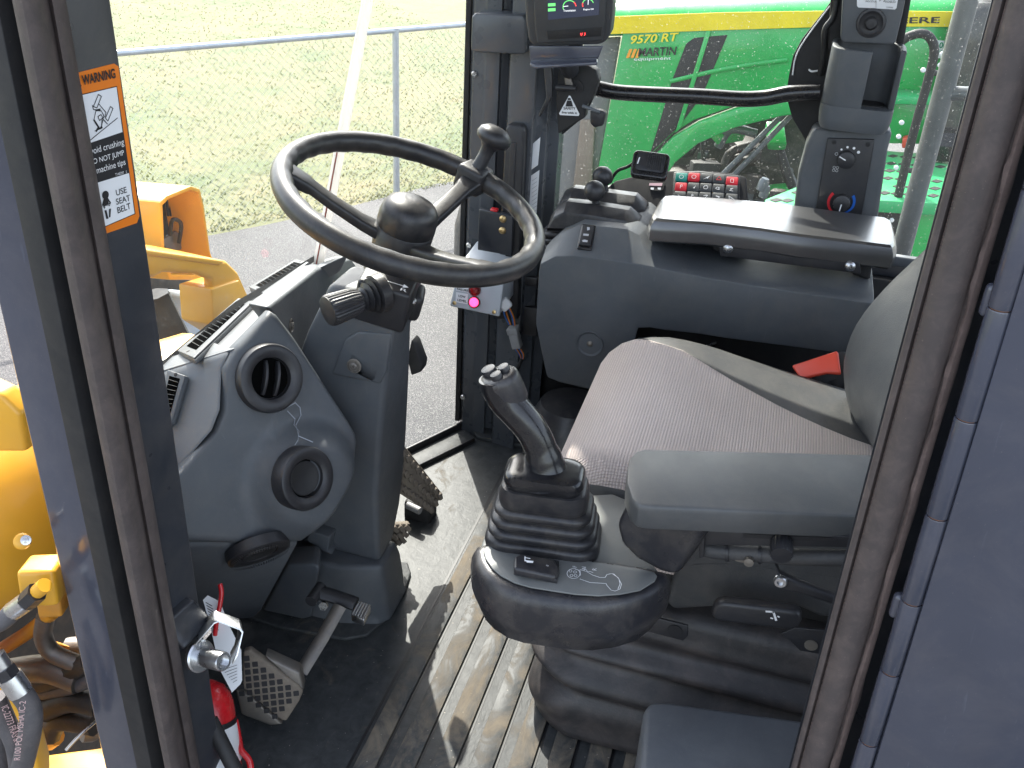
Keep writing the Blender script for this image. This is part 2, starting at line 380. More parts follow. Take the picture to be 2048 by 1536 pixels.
def glassmat(name, tint, dust, speck):
    m = bpy.data.materials.new(name); m.use_nodes = True; t = m.node_tree; N = t.nodes; L = t.links; N.clear()
    o = N.new('ShaderNodeOutputMaterial'); tr = N.new('ShaderNodeBsdfTransparent'); tr.inputs[0].default_value = (*tint, 1)
    gl = N.new('ShaderNodeBsdfGlossy'); gl.inputs['Roughness'].default_value = .01
    df = N.new('ShaderNodeBsdfTranslucent'); df.inputs[0].default_value = (.8, .8, .78, 1)
    dd = N.new('ShaderNodeBsdfDiffuse'); dd.inputs[0].default_value = (.75, .74, .70, 1)
    md = N.new('ShaderNodeMixShader'); md.inputs[0].default_value = .5; L.new(df.outputs[0], md.inputs[1]); L.new(dd.outputs[0], md.inputs[2])
    fr0 = N.new('ShaderNodeFresnel'); fr0.inputs[0].default_value = 1.22
    ge = N.new('ShaderNodeNewGeometry'); fr = N.new('ShaderNodeMath'); fr.operation = 'MULTIPLY_ADD'; L.new(fr0.outputs[0], fr.inputs[0])
    iv = N.new('ShaderNodeMath'); iv.operation = 'SUBTRACT'; iv.inputs[0].default_value = 1.0; L.new(ge.outputs['Backfacing'], iv.inputs[1]); L.new(iv.outputs[0], fr.inputs[1]); fr.inputs[2].default_value = 0.0
    m1 = N.new('ShaderNodeMixShader'); L.new(fr.outputs[0], m1.inputs[0]); L.new(tr.outputs[0], m1.inputs[1]); L.new(gl.outputs[0], m1.inputs[2])
    c = tc(N).outputs['Object']; n = noise(N, L, c, 5, 2, .65); n2 = noise(N, L, c, 300, 1, .5)
    a = ramp(N, L, n.outputs[0], .3, .8, (dust * .5,) * 3 + (1,), (dust * 1.6,) * 3 + (1,))
    s = ramp(N, L, n2.outputs[0], .715, .745, (0, 0, 0, 1), (speck,) * 3 + (1,))
    ad = N.new('ShaderNodeMath'); L.new(a.outputs[0], ad.inputs[0]); L.new(s.outputs[0], ad.inputs[1]); ad.use_clamp = True
    m2 = N.new('ShaderNodeMixShader'); L.new(ad.outputs[0], m2.inputs[0]); L.new(m1.outputs[0], m2.inputs[1]); L.new(md.outputs[0], m2.inputs[2])
    L.new(m2.outputs[0], o.inputs[0]); return m
M['glass'] = glassmat('dusty windscreen glass', (.97, .985, .978), .012, .08)
M['glassdusty'] = glassmat('dusty side glass', (.965, .985, .972), .008, .35)
def groundmat(name, kind):
    m, t, b, N, L = nodes(name); c = tc(N).outputs['Object']
    if kind == 'grass':
        n = noise(N, L, c, .9, 5, .7, .8); n2 = noise(N, L, c, 9, 5, .75)
        base = mix(N, L, ramp(N, L, n.outputs[0], .38, .62).outputs[0], (.085, .125, .042), (.215, .175, .085))
        base = mix(N, L, ramp(N, L, n2.outputs[0], .35, .7).outputs[0], base, (.165, .17, .085)); h = n2; dist = .015; b.inputs['Roughness'].default_value = .9
    else:
        n = noise(N, L, c, .8, 6, .6, .4); n2 = noise(N, L, c, 75, 4, .75); n3 = noise(N, L, c, 160, 2, .5)
        base = mix(N, L, ramp(N, L, n.outputs[0], .35, .7).outputs[0], (.055, .054, .056), (.105, .10, .10))
        base = mix(N, L, ramp(N, L, n3.outputs[0], .5, .72).outputs[0], base, (.27, .255, .24)); h = n2; dist = .02; b.inputs['Roughness'].default_value = .6; b.inputs['Specular IOR Level'].default_value = .35
    L.new(base, b.inputs['Base Color'])
    bp = N.new('ShaderNodeBump'); bp.inputs['Strength'].default_value = .9; bp.inputs['Distance'].default_value = dist
    L.new(h.outputs[0], bp.inputs['Height']); L.new(bp.outputs[0], b.inputs['Normal'])
    return m
M['grassground'] = groundmat('dry lawn', 'grass'); M['asphalt'] = groundmat('asphalt', 'asphalt')
def blade():
    m, t, b, N, L = nodes('grass blades'); c = tc(N).outputs['Object']; n = noise(N, L, c, .7, 6, .65, .6); n2 = noise(N, L, c, 30, 2, .5)
    base = mix(N, L, ramp(N, L, n.outputs[0], .38, .62).outputs[0], (.11, .145, .055), (.22, .19, .09))
    base = mix(N, L, n2.outputs[0], base, (.17, .18, .08)); L.new(base, b.inputs['Base Color']); b.inputs['Roughness'].default_value = .7
    tr = N.new('ShaderNodeBsdfTranslucent'); L.new(base, tr.inputs[0]); mx = N.new('ShaderNodeMixShader'); mx.inputs[0].default_value = .5; L.new(b.outputs[0], mx.inputs[1]); L.new(tr.outputs[0], mx.inputs[2]); L.new(mx.outputs[0], N['Material Output'].inputs[0])
    return m
M['blade'] = blade()
# ------------------------------------------------------------------ setting
GZ = -1.72
ED = V((.830, -.557, 0)); EN = V((.557, .830, 0))      # fence line direction and its outward normal
def tagS(o): o['kind'] = 'structure'; return o
g = tagS(mesh('ground', [(-200, -200, GZ), (260, -200, GZ), (260, 260, GZ), (-200, 260, GZ)], [[0, 1, 2, 3]], M['grassground']))
ep = []
for i in range(121):
    s = -60 + i
    ep.append(EN * (7.02 + .10 * math.sin(s * 1.7) + .06 * math.sin(s * 4.1 + 1)) + ED * s + V((0, 0, GZ + .004)))
o = EN * -80
tagS(mesh('yard_pavement', ep + [ep[-1] + o, ep[0] + o], [list(range(len(ep) + 2))], M['asphalt']))
# grass tufts on the lawn beyond the fence
vs = []; fs = []
for i in range(60000):
    r = random.random(); dn = 7.05 + 22 * r ** 1.8; s = random.uniform(-9 - dn * .7, 7 + dn * .25)
    p = EN * dn + ED * s + V((0, 0, GZ)); a = random.uniform(0, 6.28); h = random.uniform(.012, .032); w = random.uniform(.005, .010) * (1 + dn * .02)
    q = V((math.cos(a), math.sin(a), 0)) * w; ln = V((random.gauss(0, .03), random.gauss(0, .03), 0))
    k = len(vs); vs += [p - q, p + q, p + ln + V((0, 0, h))]; fs.append((k, k + 1, k + 2))
gm = bpy.data.meshes.new('grass'); gm.from_pydata(vs, [], fs); go = link('lawn_grass', gm, M['blade'], None)
tag(go, 'short dry green lawn grass beyond the wire fence', 'grass', kind='stuff')

# ------------------------------------------------------------------ wire fence
def fp(s, z, dn=7.0): return EN * dn + ED * s + V((0, 0, z))
fb = W(793, 395, z=GZ); s0 = fb.dot(ED); FN = fb.dot(EN); FT = -.21
fence = thing('wire_fence', 'galvanised chain link fence with a round top rail along the lawn', 'fence', fp(s0, GZ, FN))
for k in range(-4, 3):
    tube('post', [fp(s0 + 3.05 * k, GZ - .1, FN), fp(s0 + 3.05 * k, FT + .02, FN)], .030, M['galv'], fence, 10)
tube('top_rail', [fp(s0 - 13, FT, FN), fp(s0 + 8, FT, FN)], .024, M['galv'], fence, 10)
wv = []; wf = []
def wire(a, b, r=.0011):
    t = (b - a).normalized(); x, y, z = frame(t); k = len(wv)
    for p in (a, b):
        for j in range(3): wv.append(p - off(fence) + (x * math.cos(j * 2.094) + y * math.sin(j * 2.094)) * r)
    for j in range(3): wf.append((k + j, k + (j + 1) % 3, k + 3 + (j + 1) % 3, k + 3 + j))
HH = FT - GZ; sp = .068
for i in range(-170, 110):
    s = s0 + i * sp
    wire(fp(s, GZ, FN + .03), fp(s + HH, FT, FN + .03)); wire(fp(s, GZ, FN + .033), fp(s - HH, FT, FN + .033))
wm = bpy.data.meshes.new('wm'); wm.from_pydata(wv, [], wf); tag(link('wire_mesh', wm, M['galv'], fence), kind='stuff')

# ------------------------------------------------------------------ green tractor
TX = 5.0
trac = thing('green_tractor', 'large green tractor with yellow stripe standing beyond the right window', 'tractor', (TX, 0, GZ))
def tx(u, v, x=TX): return W(u, v, x=x)
def tpoly(name, px, mat, x=TX, th=.05, bevel=.01, lab=None, par=None):
    o = slab(name, [tx(u, v, x) for u, v in px], V((th, 0, 0)), mat, par or trac, bevel, 2)
    if lab: o['label'] = lab
    return o
tpoly('hood_side_panel', [(1247, 55), (1975, 45), (1975, 200), (1600, 196), (1560, 180), (1470, 212), (1387, 241), (1345, 268), (1304, 306), (1180, 470), (1172, 470), (1190, 372)], M['green'], TX, .06)
# rounded upper hood above the stripe
ys = [tx(1200, 30).y + .1, tx(2060, 30).y - .4]
rings = []
for (u) in (1150, 1215, 1300, 1500, 1700, 1900, 1990, 2060):
    base = tx(u, 62 - (u - 1215) * .013); top = tx(u, -3 - (u - 1215) * .03)
    pr = [(0, 0), (-.004, .12), (-.002, .3), (.05, .6), (.14, .82), (.30, 1.0), (.75, 1.1), (.75, -.2), (.05, -.2)]
    h = (top.z - base.z)
    nose = .0 if u > 1180 else .12
    rings.append([V((TX + a + nose, base.y, base.z + h * b)) for a, b in pr])
loft('hood_top', rings, M['green'], trac, angle=60)
# yellow stripe with lettering
sp0 = [(1200, 34), (1450, 25), (1640, 22), (1800, 22), (1958, 24), (1953, 54), (1800, 53), (1640, 54), (1450, 60), (1225, 68), (1190, 70)]
tpoly('stripe', sp0, M['stripe'], TX - .012, .01, 0)
a = tx(1712, 52.5, TX - .016); b = tx(1878, 51, TX - .016)
text('lettering', 'JOHN DEERE', tx(1655, 52, TX - .016), b - a, V((0, 0, 1)), M['ink'], trac, w=(tx(1878, 51, TX - .016) - tx(1655, 52, TX - .016)).length, h=(tx(1800, 36, TX) - tx(1800, 52, TX)).length, bold=.02)
M['yel2'] = flat('yellow lettering', (.9, .70, .03), .4); M['orangeink'] = flat('orange lettering', (.9, .35, .03), .4)
text('lettering', '9570 RT', tx(1262, 88, TX - .014), tx(1358, 82) - tx(1262, 88), V((0, 0, 1)), M['yel2'], trac, w=(tx(1358, 82) - tx(1262, 88)).length, h=(tx(1300, 69) - tx(1300, 86)).length, lift=.002, shear=.25, bold=.018)
text('lettering', 'MARTIN', tx(1276, 113, TX - .014), tx(1354, 110) - tx(1276, 113), V((0, 0, 1)), M['ink'], trac, w=(tx(1354, 110) - tx(1276, 113)).length, h=(tx(1300, 96) - tx(1300, 113)).length, lift=.002, shear=.2, bold=.02)
text('lettering', 'equipment', tx(1268, 123, TX - .014), tx(1342, 121) - tx(1268, 123), V((0, 0, 1)), M['whiteink'], trac, w=(tx(1342, 121) - tx(1268, 123)).length, h=(tx(1300, 113) - tx(1300, 120.5)).length, lift=.002)
multi('lettering', [[tx(1252 + i * 9, 116, TX - .015), tx(1258 + i * 9, 116, TX - .015), tx(1265 + i * 9, 98, TX - .015), tx(1259 + i * 9, 98, TX - .015)] for i in range(3)], M['orangeink'], trac)
# dark side vents with green bars over them
vent = tpoly('hood_vent', [(1372, 88), (1388, 76), (1455, 70), (1404, 192), (1359, 252), (1300, 308), (1345, 158)], M['blackmatt'], TX - .006, .03, .004)
tpoly('vent_bar', [(1412, 62), (1422, 62), (1362, 256), (1350, 266)], M['green'], TX - .02, .03, .004)
tube('vent_bar', [tx(1340, 163, TX - .01), tx(1450, 138, TX - .01), tx(1575, 120, TX - .01)], .012, M['green'], trac, 8, smooth=4, flat=.5)
# arch of the lower hood edge
ar = [(1300, 322), (1345, 275), (1396, 245), (1470, 218), (1563, 196), (1620, 192), (1620, 226), (1563, 233), (1470, 256), (1396, 288), (1350, 326), (1310, 385), (1200, 480), (1190, 470)]
tpoly('hood_arch', ar, M['green'], TX - .05, .08, .012)
# hood front grille and radiator face
tpoly('radiator_grille', [(1240, 75), (1190, 372), (1172, 470), (1095, 470), (1112, 260), (1170, 80)], surf('grille screen', (.16, .16, .16), .6, .5, 60, .2, dscale=5), TX + .12, .05)
tpoly('grille_bar', [(1160, 240), (1190, 240), (1180, 430), (1140, 430)], surf('brown frame', (.22, .17, .13), .6, .3, 60, .3, dscale=5), TX + .08, .03)
# engine bay behind the arch
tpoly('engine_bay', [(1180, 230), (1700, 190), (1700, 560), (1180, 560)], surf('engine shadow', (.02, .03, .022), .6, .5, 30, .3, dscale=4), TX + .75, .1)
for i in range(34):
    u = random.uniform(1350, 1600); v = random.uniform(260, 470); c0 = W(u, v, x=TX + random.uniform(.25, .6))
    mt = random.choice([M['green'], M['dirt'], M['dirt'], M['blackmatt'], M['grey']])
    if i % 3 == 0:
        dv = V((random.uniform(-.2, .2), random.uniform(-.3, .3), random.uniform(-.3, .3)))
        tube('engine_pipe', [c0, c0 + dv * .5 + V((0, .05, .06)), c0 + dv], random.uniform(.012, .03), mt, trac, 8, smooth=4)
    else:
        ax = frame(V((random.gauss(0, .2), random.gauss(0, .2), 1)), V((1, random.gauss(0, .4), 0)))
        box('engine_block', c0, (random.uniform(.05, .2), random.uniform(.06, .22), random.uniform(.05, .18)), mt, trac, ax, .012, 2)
for dx in (0, 24):
    tube('hood_strut', [W(1442 + dx, 352, x=TX + .12), W(1590 + dx * .7, 205, x=TX + .12)], .016, M['grey'], trac, 8)
for c0 in ((1525, 394, .026), (1522, 380, .03)):
    lathe('filler_cap', [(.0, 0), (c0[2], 0), (c0[2], .05), (c0[2] * .7, .07), (0, .07)], W(c0[0], c0[1], x=TX - .3), (0, -.2, 1), M['grey'], trac, 14)
# lower body, walkway and steps
tpoly('body_panel', [(1700, 196), (1885, 202), (1885, 290), (1700, 286)], M['green'], TX - .08, .1)
tpoly('ledge', [(1700, 190), (1890, 196), (1890, 212), (1700, 207)], M['greenlight'], TX - .2, .2)
pz = W(1850, 300, x=TX - .1).z
st = slab('step', [W(u, v, z=pz) for u, v in ((1700, 296), (1925, 312), (1900, 408), (1680, 396))], V((0, 0, -.06)), M['greenlight'], trac, .008, 2)
def quadpt(s, t):
    u = (1700 + 225 * s) * (1 - t) + (1680 + 220 * s) * t; v = (296 + 16 * s) * (1 - t) + (396 + 12 * s) * t
    return W(u, v, z=pz + .001)
hb = m_rbox(.028, .017, .002, .006, 0)
for i in range(9):
    for j in range(6):
        if (i * 7 + j * 3) % 11 == 0: continue
        put('step_hole', 'step_hole', st, quadpt(.06 + i * .11, .1 + j * .15), (0, 0, 1), ED, 1, hb, M['blackmatt'])
st2 = slab('step', [W(u, v, z=pz) for u, v in ((1530, 398), (1620, 362), (1640, 400), (1600, 425), (1530, 412))], V((0, 0, -.05)), M['greenlight'], trac, .008, 2)
for u, v in ((1552, 400), (1575, 401), (1595, 385), (1610, 392)):
    put('step_hole', 'step_hole', st2, W(u, v, z=pz + .001), (0, 0, 1), ED, 1, hb, M['blackmatt'])
tpoly('step_skirt', [(1690, 400), (1905, 412), (1890, 560), (1680, 560)], M['green'], W(1850, 400, z=pz).x + .03, .05)
pxp = W(1850, 400, z=pz).x
tpoly('step_bracket', [(1745, 408), (1812, 410), (1800, 500), (1735, 500)], M['blackmatt'], pxp - .02, .02)
hr = [(1795, 90), (1815, 74), (1843, 67), (1862, 78), (1868, 108), (1852, 175), (1822, 285), (1788, 430)]
tube('grab_rail', [W(u, v, x=pxp) for u, v in hr], .020, M['blackmatt'], trac, 10, smooth=5)
tube('grab_rail', [W(u, v, x=pxp + .1) for u, v in ((1905, 90), (1888, 140), (1840, 330), (1812, 440))], .020, M['blackmatt'], trac, 10, smooth=5)
for u, v in ((1855, 145), (1805, 340)): tube('rail_rung', [W(u, v, x=pxp), W(u + 30, v + 2, x=pxp + .1)], .013, M['blackmatt'], trac, 8)
bb = m_lathe([(.011, 0), (.011, .006), (.007, .010)], 10)
for u, v in ((1846, 140), (1803, 245), (1797, 273), (1792, 335), (1765, 402), (1795, 405), (1758, 438), (1783, 440), (1880, 130), (1884, 108)):
    put('bolt', 'tbolt', trac, W(u, v, x=pxp - .05), (-1, -.2, .1), None, 1, bb, M['white'])
# sticker, tank, cab edge
sheet('sticker', [tx(u, v, TX - .012) for u, v in ((1870, 80), (1896, 82), (1893, 117), (1868, 116))], M['paper'], trac)
M['tealink'] = flat('teal lettering', (.02, .25, .13), .5)
text('lettering', '100', tx(1872, 96, TX - .014), tx(1893, 97) - tx(1872, 96), V((0, 0, 1)), M['tealink'], trac, w=(tx(1893, 97) - tx(1872, 96)).length, h=(tx(1880, 84) - tx(1880, 96)).length, bold=.03)
text('lettering', 'YEARS', tx(1871, 104, TX - .014), tx(1892, 105) - tx(1871, 104), V((0, 0, 1)), M['tealink'], trac, w=(tx(1892, 105) - tx(1871, 104)).length, h=(tx(1880, 99) - tx(1880, 104)).length)
lathe('air_cleaner', [(.0, .30), (.12, .29), (.17, .24), (.19, .1), (.19, -.35), (0, -.35)], W(1962, 120, x=TX - .1), (0, .1, 1), surf('black tank', (.05, .05, .05), .3, 0, 100, .2, dscale=6), trac, 24)
tpoly('cab_side', [(1975, -60), (2060, -60), (2060, 420), (1930, 420), (1960, 200)], M['blackmatt'], TX + .05, .3)
lathe('mirror_head', [(0, .09), (.08, .08), (.12, .02), (.11, -.06), (0, -.07)], W(1890, 290, x=TX - .25), (0, .1, 1), M['gloss'], trac, 18)
tpoly('wiring', [(1806, 276), (1822, 272), (1818, 296), (1804, 298)], M['redplastic'], TX - .15, .05)
for k, (u0, u1) in enumerate(((1100, 1250), (1600, 2050))):
    pass
box('undercarriage', (TX + .9, .3, GZ + .45), (1.2, 3.6, .9), M['tire'], trac, None, .3, 4)

# ------------------------------------------------------------------ loader front end outside the windscreen
ld = thing('loader_front_frame', 'yellow loader front frame with lamp housing and boom seen past the left pillar', 'loader frame', (.2, 1.3, GZ))
ly = 1.62
def L_(u, v, y=ly): return W(u, v, y=y)
# lamp housing: open-fronted yellow hood
hx, hy, hz = V((1, 0, 0)), V((0, 1, 0)), V((0, 0, 1))
def fr(u, v): return L_(u, v, 1.55)
op = [(320, 405), (333, 392), (382, 372), (400, 378), (408, 410), (421, 505), (440, 560), (340, 560), (325, 520)]
oq = [fr(u, v) for u, v in op]; cc = sum(oq, V()) / len(oq)
inn = [p + (cc - p) * .10 for p in oq]
bk = V((-.05, .30, .0))
loft('lamp_housing', [[p + bk for p in oq], oq, inn, [p + bk * .85 for p in inn]], M['yellow'], ld, cap=False, bevel=.004, angle=30)
slab('housing_back', [p + bk * .8 for p in oq], bk * .15, M['yellow'], ld, .004)
slab('work_lamp', [L_(u, v, 1.66) for u, v in ((318, 402), (362, 408), (362, 430), (375, 436), (374, 470), (352, 500), (330, 480), (322, 440))], V((0, .08, 0)), M['blackmatt'], ld, .006)
for k in range(7): box('lamp_fin', L_(326 + k * 5, 415, 1.655), (.006, .02, .05), M['black'], ld, None, .001, 1)
slab('lamp_bracket', [L_(u, v, 1.63) for u, v in ((326, 480), (352, 462), (375, 478), (362, 500), (335, 505))], V((0, .01, 0)), M['grey'], ld, .002)
tube('lamp_cable', [L_(340, 470, 1.62), L_(345, 440, 1.6), L_(362, 448, 1.6), L_(358, 485, 1.62)], .006, M['wk'], ld, 8, smooth=6)
# fender like cover with rounded corner
fy = 1.36
cv = [(225, 490), (300, 500), (420, 516), (455, 522), (478, 545), (498, 590), (505, 640), (430, 648), (424, 560), (395, 548), (330, 545), (310, 556), (225, 556)]
slab('fender_cover', [L_(u, v, fy) for u, v in cv], V((.0, .03, .0)), M['yellow'], ld, .012, 3)
slab('fender_top', [L_(u, v, fy - .004) for u, v in ((225, 488), (300, 499), (452, 522), (440, 532), (300, 512), (225, 502))], V((0, .18, .01)), M['yellow'], ld, .006, 3)
slab('fender_side', [L_(u, v, fy - .01) for u, v in ((424, 578), (480, 560), (506, 640), (490, 690), (428, 650))], V((.0, .10, 0)), M['yellow'], ld, .006, 2)
lathe('tank_dome', [(.15, -.16), (.15, -.03), (.143, .02), (.125, .06), (.095, .088), (.055, .103), (0, .108)], W(352, 672, y=1.66), (-.25, -.75, .55), M['bluegrey'], ld, 36, angle=60)
slab('inner_plate', [L_(u, v, 1.86) for u, v in ((225, 540), (430, 560), (450, 760), (225, 760))], V((0, .03, 0)), M['dirt'], ld, .003)
tube('boom_arm', [W(300, 590, y=1.25), W(345, 680, y=1.22), W(372, 760, y=1.2)], .03, M['blackmatt'], ld, 8, flat=1.6)
slab('frame_rail', [L_(u, v, 1.3) for u, v in ((310, 640), (330, 660), (380, 760), (310, 760))], V((0, .1, 0)), M['yellow'], ld, .006)
# part of the frame left of the pillar
lx = .02
def LL(u, v, x=lx): return W(u, v, x=x)
rg = []
for k in range(9):
    t = k / 8; c0 = LL(-60 + 10 * t, 985 - 0 * t, -.06 + .0 * t)
tube('boom_tube', [W(-260, 1150, x=.0), W(-60, 1040, x=.12), W(180, 930, x=.30), W(420, 840, x=.5)], .165, M['yellow'], ld, 32, smooth=6)
slab('frame_plate', [LL(u, v, -.02) for u, v in ((-200, 700), (0, 790), (40, 830), (52, 905), (-200, 905))], V((.03, 0, 0)), M['yellow'], ld, .006)
slab('frame_plate', [LL(u, v, -.06) for u, v in ((-160, 1250), (-40, 1330), (50, 1440), (75, 1536), (80, 1640), (-160, 1640))], V((.03, 0, 0)), M['yellow'], ld, .006)
slab('frame_plate', [W(u, v, z=-.28) for u, v in ((60, 1512), (210, 1492), (330, 1500), (330, 1700), (60, 1700))], V((0, 0, -.05)), M['yellow'], ld, .008)
# fitting block, hoses and pipes
box('fitting_block', LL(88, 1160, -.07), (.05, .045, .05), M['yellow'], ld, frame((.2, .1, 1), (1, .4, 0)), .006)
box('fitting_block', LL(108, 1200, -.05), (.04, .03, .03), M['yellowold'], ld, frame((.2, .1, 1), (1, .4, 0)), .004)
lathe('grease_nipple', [(.006, 0), (.006, .003), (.0035, .0035), (.0035, .010), (0, .011)], LL(52, 1080, -.10), (-.6, -.5, .5), M['bolt'], ld, 12)
lathe('grease_boss', [(.010, -.004), (.009, .006), (.006, .008), (0, .008)], LL(44, 1083, -.095), (-.6, -.5, .5), M['yellow'], ld, 16)
def hosefit(pts, rads, mats, names):
    for a0, a1, r, m_, n_ in zip(pts[:-1], pts[1:], rads, mats, names): tube(n_, [a0, a1], r, M[m_], ld, 12 if n_ != 'hex_nut' else 6)
q = [LL(u, v, -.12) for u, v in ((90, 1170), (75, 1183), (55, 1202), (26, 1222))]
hosefit(q, [.009, .0125, .012], ['yellow', 'black', 'steel'], ['adapter', 'hex_nut', 'crimp'])
tube('hydraulic_hose', [LL(26, 1222, -.12), LL(0, 1245, -.13), LL(-60, 1270, -.14)], .0115, M['hose'], ld, 12, smooth=6)
q = [LL(u, v, -.16) for u, v in ((-10, 1310), (6, 1335), (18, 1352), (42, 1385))]
hosefit(q, [.011, .014, .0145], ['steel', 'black', 'steel'], ['adapter', 'hex_nut', 'crimp'])
tube('hydraulic_hose', [LL(38, 1380, -.16), LL(58, 1410, -.16), LL(62, 1450, -.165), LL(48, 1520, -.17), LL(20, 1620, -.18)], .0135, M['hose'], ld, 14, smooth=8)
tube('hydraulic_hose', [LL(-10, 1395, -.15), LL(10, 1440, -.15), LL(34, 1500, -.155), LL(45, 1600, -.16)], .013, M['hose'], ld, 14, smooth=8)
tube('hydraulic_hose', [LL(-20, 1440, -.15), LL(-2, 1480, -.15), LL(3, 1600, -.155)], .013, M['hose'], ld, 14, smooth=8)
M['hosetext'] = flat('pale hose print', (.62, .42, .40), .6)
def hosetext(s, p0, p1, h):
    dr = p1 - p0; n = (CAM - p0).normalized(); upv = n.cross(dr)
    text('hose_print', s, p0, dr, upv, M['hosetext'], ld, w=dr.length, h=h, lift=.0)
hosetext('IC-22773 FRAS & ABRA', LL(2, 1415, -.1665), LL(38, 1512, -.172), .008)
hosetext('R100 POL MSHA IC-2', LL(40, 1520, -.186), LL(52, 1402, -.176), .007)
# dark machinery in the gap
slab('bulkhead', [W(u, v, y=1.55) for u, v in ((-150, 1050), (400, 1050), (400, 1700), (-150, 1700))], V((0, .05, 0)), M['dirt'], ld, 0)
for pts, r, m_ in (([(105, 1225), (60, 1262), (0, 1300), (-40, 1320)], .011, 'yellowold'), ([(92, 1232), (86, 1270), (105, 1305), (160, 1330)], .014, 'worn'),
                   ([(40, 1372), (110, 1360), (180, 1322)], .016, 'dirt'), ([(60, 1385), (130, 1375), (200, 1350)], .014, 'hose'), ([(20, 1345), (90, 1338), (160, 1360)], .022, 'worn'),
                   ([(90, 1420), (140, 1400), (200, 1410)], .02, 'dirt'), ([(100, 1470), (120, 1440), (190, 1450)], .018, 'dirt')):
    tube('pipe', [LL(u, v, .06) for u, v in pts], r, M[m_], ld, 10, smooth=6)
tube('cable', [LL(132, 1500, .0), LL(160, 1470, .02), LL(195, 1440, .05)], .0025, M['steel'], ld, 8, smooth=4)
lathe('valve_cap', [(0, -.02), (.022, -.02), (.022, .02), (.012, .03), (0, .03)], LL(95, 1450, .07), (-.5, -.3, .6), M['yellowold'], ld, 16)
for i in range(16):
    c0 = LL(random.uniform(20, 190), random.uniform(1290, 1480), random.uniform(.12, .3))
    lathe('fitting', [(0, -.02), (.02, -.02), (.024, .0), (.015, .03), (0, .03)], c0, (random.gauss(0, 1), random.gauss(0, 1), random.gauss(0, 1)), M[random.choice(['dirt', 'worn', 'dirt', 'yellowold'])], ld, 10)
# ------------------------------------------------------------------ cab shell
cab = thing('loader_cab', 'slate grey steel loader cab with open left doorway, glass and muddy rubber floor', 'cab', (.55, 0, 0))
def ln(x0, k): return lambda v: x0 + k * v
VT, VB = -420, 1900
# --- front pillar by the door
ca, sa = math.cos(R(12)), math.sin(R(12))
PN = V((-sa, -ca, 0)); PD = V((ca, -sa, 0))
PL = (W(263, 760, y=.62), PN)
def pp(u, v, o=0.0): return W(u, v, pl=(PL[0] + PN * o, PN))
la, lb, lc, ldd, le = ln(-150, .231), ln(-8, .2025), ln(24, .199), ln(132, .1745), ln(222, .1465)
post = slab('door_post', [pp(ldd(VT) - 30, VT), pp(le(VT), VT), pp(le(VB), VB), pp(ldd(VB) - 30, VB)], -PN * .055, M['slatedark'], cab, .003)
rings = []
prof = [(0, -.03), (.0, .0), (.07, .012), (.18, .019), (.34, .022), (.5, .019), (.62, .009), (.68, .004), (.74, .010), (.88, .010), (1, .0), (1, -.03)]
for v in [VT + (VB - VT) * i / 30 for i in range(31)]:
    rings.append([pp(lc(v) + (ldd(v) - lc(v)) * s, v, .012 + o) for s, o in prof])
loft('pillar_seal', rings, M['seal'], post, angle=60)
slab('pillar_groove', [pp(lb(VT), VT, -.012), pp(ldd(VT), VT, -.012), pp(ldd(VB), VB, -.012), pp(lb(VB), VB, -.012)], -PN * .03, M['blackmatt'], cab, .001)
rings = []
for v in [VT + (VB - VT) * i / 8 for i in range(9)]:
    a_ = W(la(v), v, x=-.075); b_ = W(lb(v), v, x=-.075); dv = b_ - a_
    rings.append([a_ + V((.05, .0, 0)), a_ + V((.006, 0, 0)), a_ + dv * .08, a_ + dv * .5 + V((-.0006, 0, 0)), a_ + dv * .97, b_ + V((.003, 0, 0)), b_ + V((.05, 0, 0))])
loft('door_jamb', rings, M['slate'], cab, bevel=.0015, angle=30)
# warning sticker on the pillar
dk = post
def st(u, v, o): return pp(u, v, o)
stx = [(140, 149), (228, 127), (237, 133), (279, 432), (274, 446), (198, 472)]
sheet('warning_sticker', [st(u, v, .0008) for u, v in stx], M['orange'], dk)['label'] = 'orange and white tip-over warning sticker'
def stq(px, mat, o, name='sticker_print'): return sheet(name, [st(u, v, o) for u, v in px], mat, dk)
stq([(148, 192), (234, 172), (271, 428), (203, 457)], M['ink'], .0012)
stq([(148, 194), (233, 174), (245, 264), (168, 290)], M['paper'], .0016)
stq([(190, 367), (258, 346), (269, 427), (204, 455)], M['paper'], .0016)
def stext(s, a, b, hp, mat, o=.0020, **k):
    p0 = st(*a, o); p1 = st(*b, o); n = PN; upv = n.cross(p1 - p0)
    if upv.z < 0: upv = -upv
    return text('sticker_lettering', s, p0, p1 - p0, upv, mat, dk, w=(p1 - p0).length, h=hp, lift=.0, **k)
stext('WARNING', (166, 171), (232, 156), .0090, M['ink'], bold=.03)
multi('sticker_print', [[st(146, 176, .002), st(164, 172, .002), st(153, 156, .002)]], M['ink'], dk)
stext('Avoid crushing', (174, 316), (249, 293), .0080, M['whiteink'])
stext('DO NOT JUMP', (180, 334), (249, 313), .0066, M['whiteink'])
stext('if machine tips', (186, 354), (252, 333), .0080, M['whiteink'])
stext('T140297   S', (231, 352), (254, 346), .0026, M['whiteink'])
stext('USE', (233, 392), (254, 385), .0062, M['ink'], bold=.01); stext('SEAT', (233, 410), (261, 401), .0062, M['ink'], bold=.01); stext('BELT', (236, 427), (262, 417), .0062, M['ink'], bold=.01)
def sline(pts, w=.0008): return stroke([st(u, v, .0021) for u, v in pts], w, PN)
pl = []
